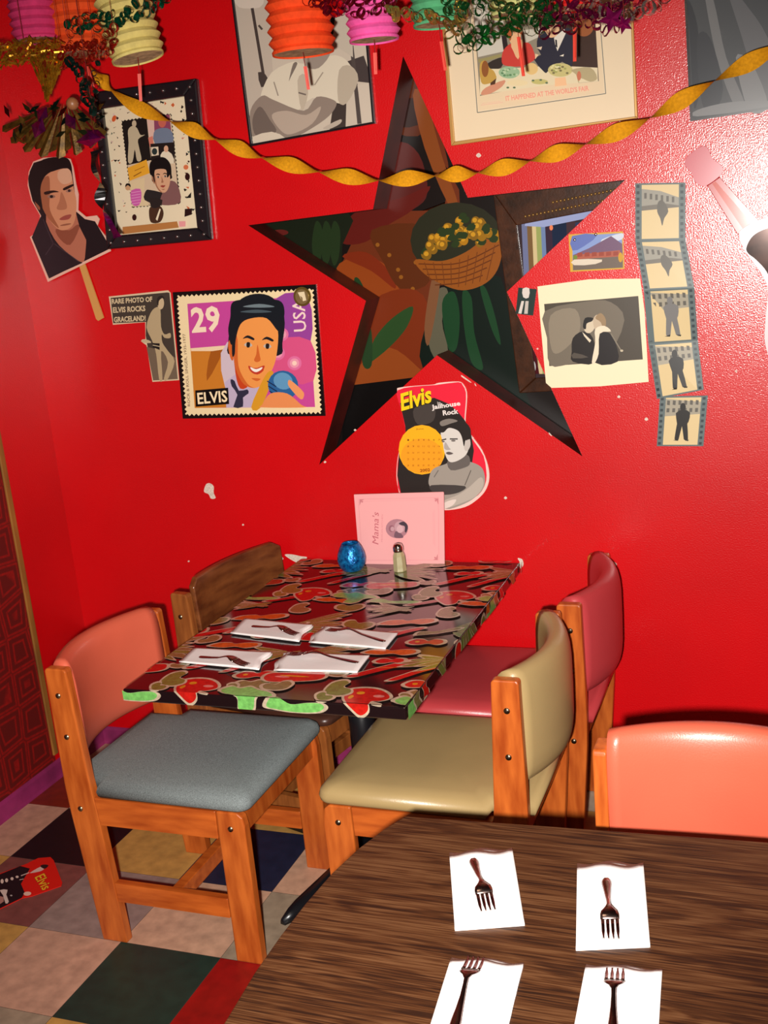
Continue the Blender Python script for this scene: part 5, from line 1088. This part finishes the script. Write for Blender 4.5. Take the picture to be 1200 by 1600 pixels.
for (cu, cv, L_, an, wd) in [(140, 218, 44, 10, 12), (60, 200, 34, 70, 12), (110, 190, 30, 120, 9), (66, 178, 26, 60, 10), (150, 210, 34, -20, 8)]:
    a = math.radians(an); dx, dy = math.cos(a), -math.sin(a)
    P_ = [(cu - dx * L_ / 2, cv - dy * L_ / 2), (cu - dy * wd, cv + dx * wd), (cu + dx * L_ / 2, cv + dy * L_ / 2), (cu + dy * wd, cv - dx * wd)]
    q_ = [W(P_[0][0], P_[0][1], -.40), W(P_[1][0], P_[1][1], -.39), W(P_[2][0], P_[2][1], -.40), W(P_[3][0], P_[3][1], -.39), W(cu, cv, -.42)]
    mb = MB(); mb.add(q_, [(0, 1, 4), (1, 2, 4), (2, 3, 4), (3, 0, 4)], m2_); mb.build('petal', rt)
mb = MB(); mgn = foil('moss', (60, 70, 36))
for k in range(26):
    cu = random.uniform(8, 160); cv = random.uniform(158, 215) - (0 if cu > 40 else -8); c = W(cu, cv, -.38); d = Vector((random.uniform(-1, 1), random.uniform(-.5, .5), random.uniform(-1, 1))).normalized() * .022; n_ = Vector((-d.z, .3 * d.x, d.x)).normalized() * .008
    mb.add([c - d, c - n_, c + d, c + n_], [(0, 1, 2), (0, 2, 3)], random.choice([mgn, m_, foil('dark_red', (96, 20, 20)), foil('dark_green', (20, 50, 40))]))
mb.tube([W(76, 152, -.38), (W(76, 152, -.38).x, -.38, WZ1)], .0008, M_thr, 4)
mb.build('foil_scraps', rt)
mb = MB(); mb.sphere(W(113, 162, -.40), .018, mat('beige_bauble', (150, 96, 60), .4), 12); mb.build('bead', rt)
# dangling foil strip with silver and purple tips
mb = MB(); ms_ = foil('black_silver', (60, 58, 60)); mp2 = foil('purple', (150, 30, 130)); mbg = mat('foil_back', (120, 96, 70), .4)
dp = spline([(150, 236), (146, 262), (158, 290), (156, 318), (170, 345), (184, 372)], 6, False); vs = []
for i, p in enumerate(dp):
    c = W(p[0], p[1], -.40); a = i * .5; vs += [c + Vector((-.016 * math.cos(a * .4) - .004, .010 * math.sin(a), 0)), c + Vector((.016 * math.cos(a * .4) + .004, -.010 * math.sin(a), .004))]
for i in range(len(dp) - 1): mb.add([vs[2 * i], vs[2 * i + 1], vs[2 * i + 3], vs[2 * i + 2]], [(0, 1, 2, 3)], mp2 if i > 20 else (mbg if 7 < i < 13 else ms_))
c = W(150, 234, -.40); mb.tube([c, (c.x, c.y, WZ1)], .0008, M_thr, 4)
prop(mb.build('foil_strip'), 'twisted black and purple foil strip dangling beside the cut-out portrait', 'ornament')
# red bauble and small silver heart foil
mb = MB(); c = W(525, 12, -.5); mb.sphere(c, .022, mat('red_bauble_glass', (206, 16, 18), .12, metal=.6), 20); mb.tube([c, (c.x, c.y, WZ1)], .001, M_thr, 4); prop(mb.build('bauble'), 'small shiny red bauble between the orange and pink lanterns', 'bauble')
m3 = foil('magenta', (190, 30, 120)); rt = empty('foil_star_pair', W(965, 45, -.66), 'magenta foil stars hanging from the garland above the lobby card\'s right edge', 'ornament')
for (u, v, r) in [(956, 30, 20), (975, 38, 14)]:
    mb = MB(); c = W(u, v, -.66); s_ = .0015 * r
    ring_ = [c + Vector((math.cos(a) * s_ * (1 if k % 2 else .45), .0, math.sin(a) * s_ * (1 if k % 2 else .45))) for k, a in enumerate([math.pi * 2 * q / 10 for q in range(10)])]
    mb.add(ring_ + [c + Vector((0, -.008, 0)), c + Vector((0, .008, 0))], [(k, (k + 1) % 10, 10) for k in range(10)] + [((k + 1) % 10, k, 11) for k in range(10)], m3); mb.tube([c, (c.x, c.y, WZ1)], .0008, M_thr, 4); mb.build('star', rt)
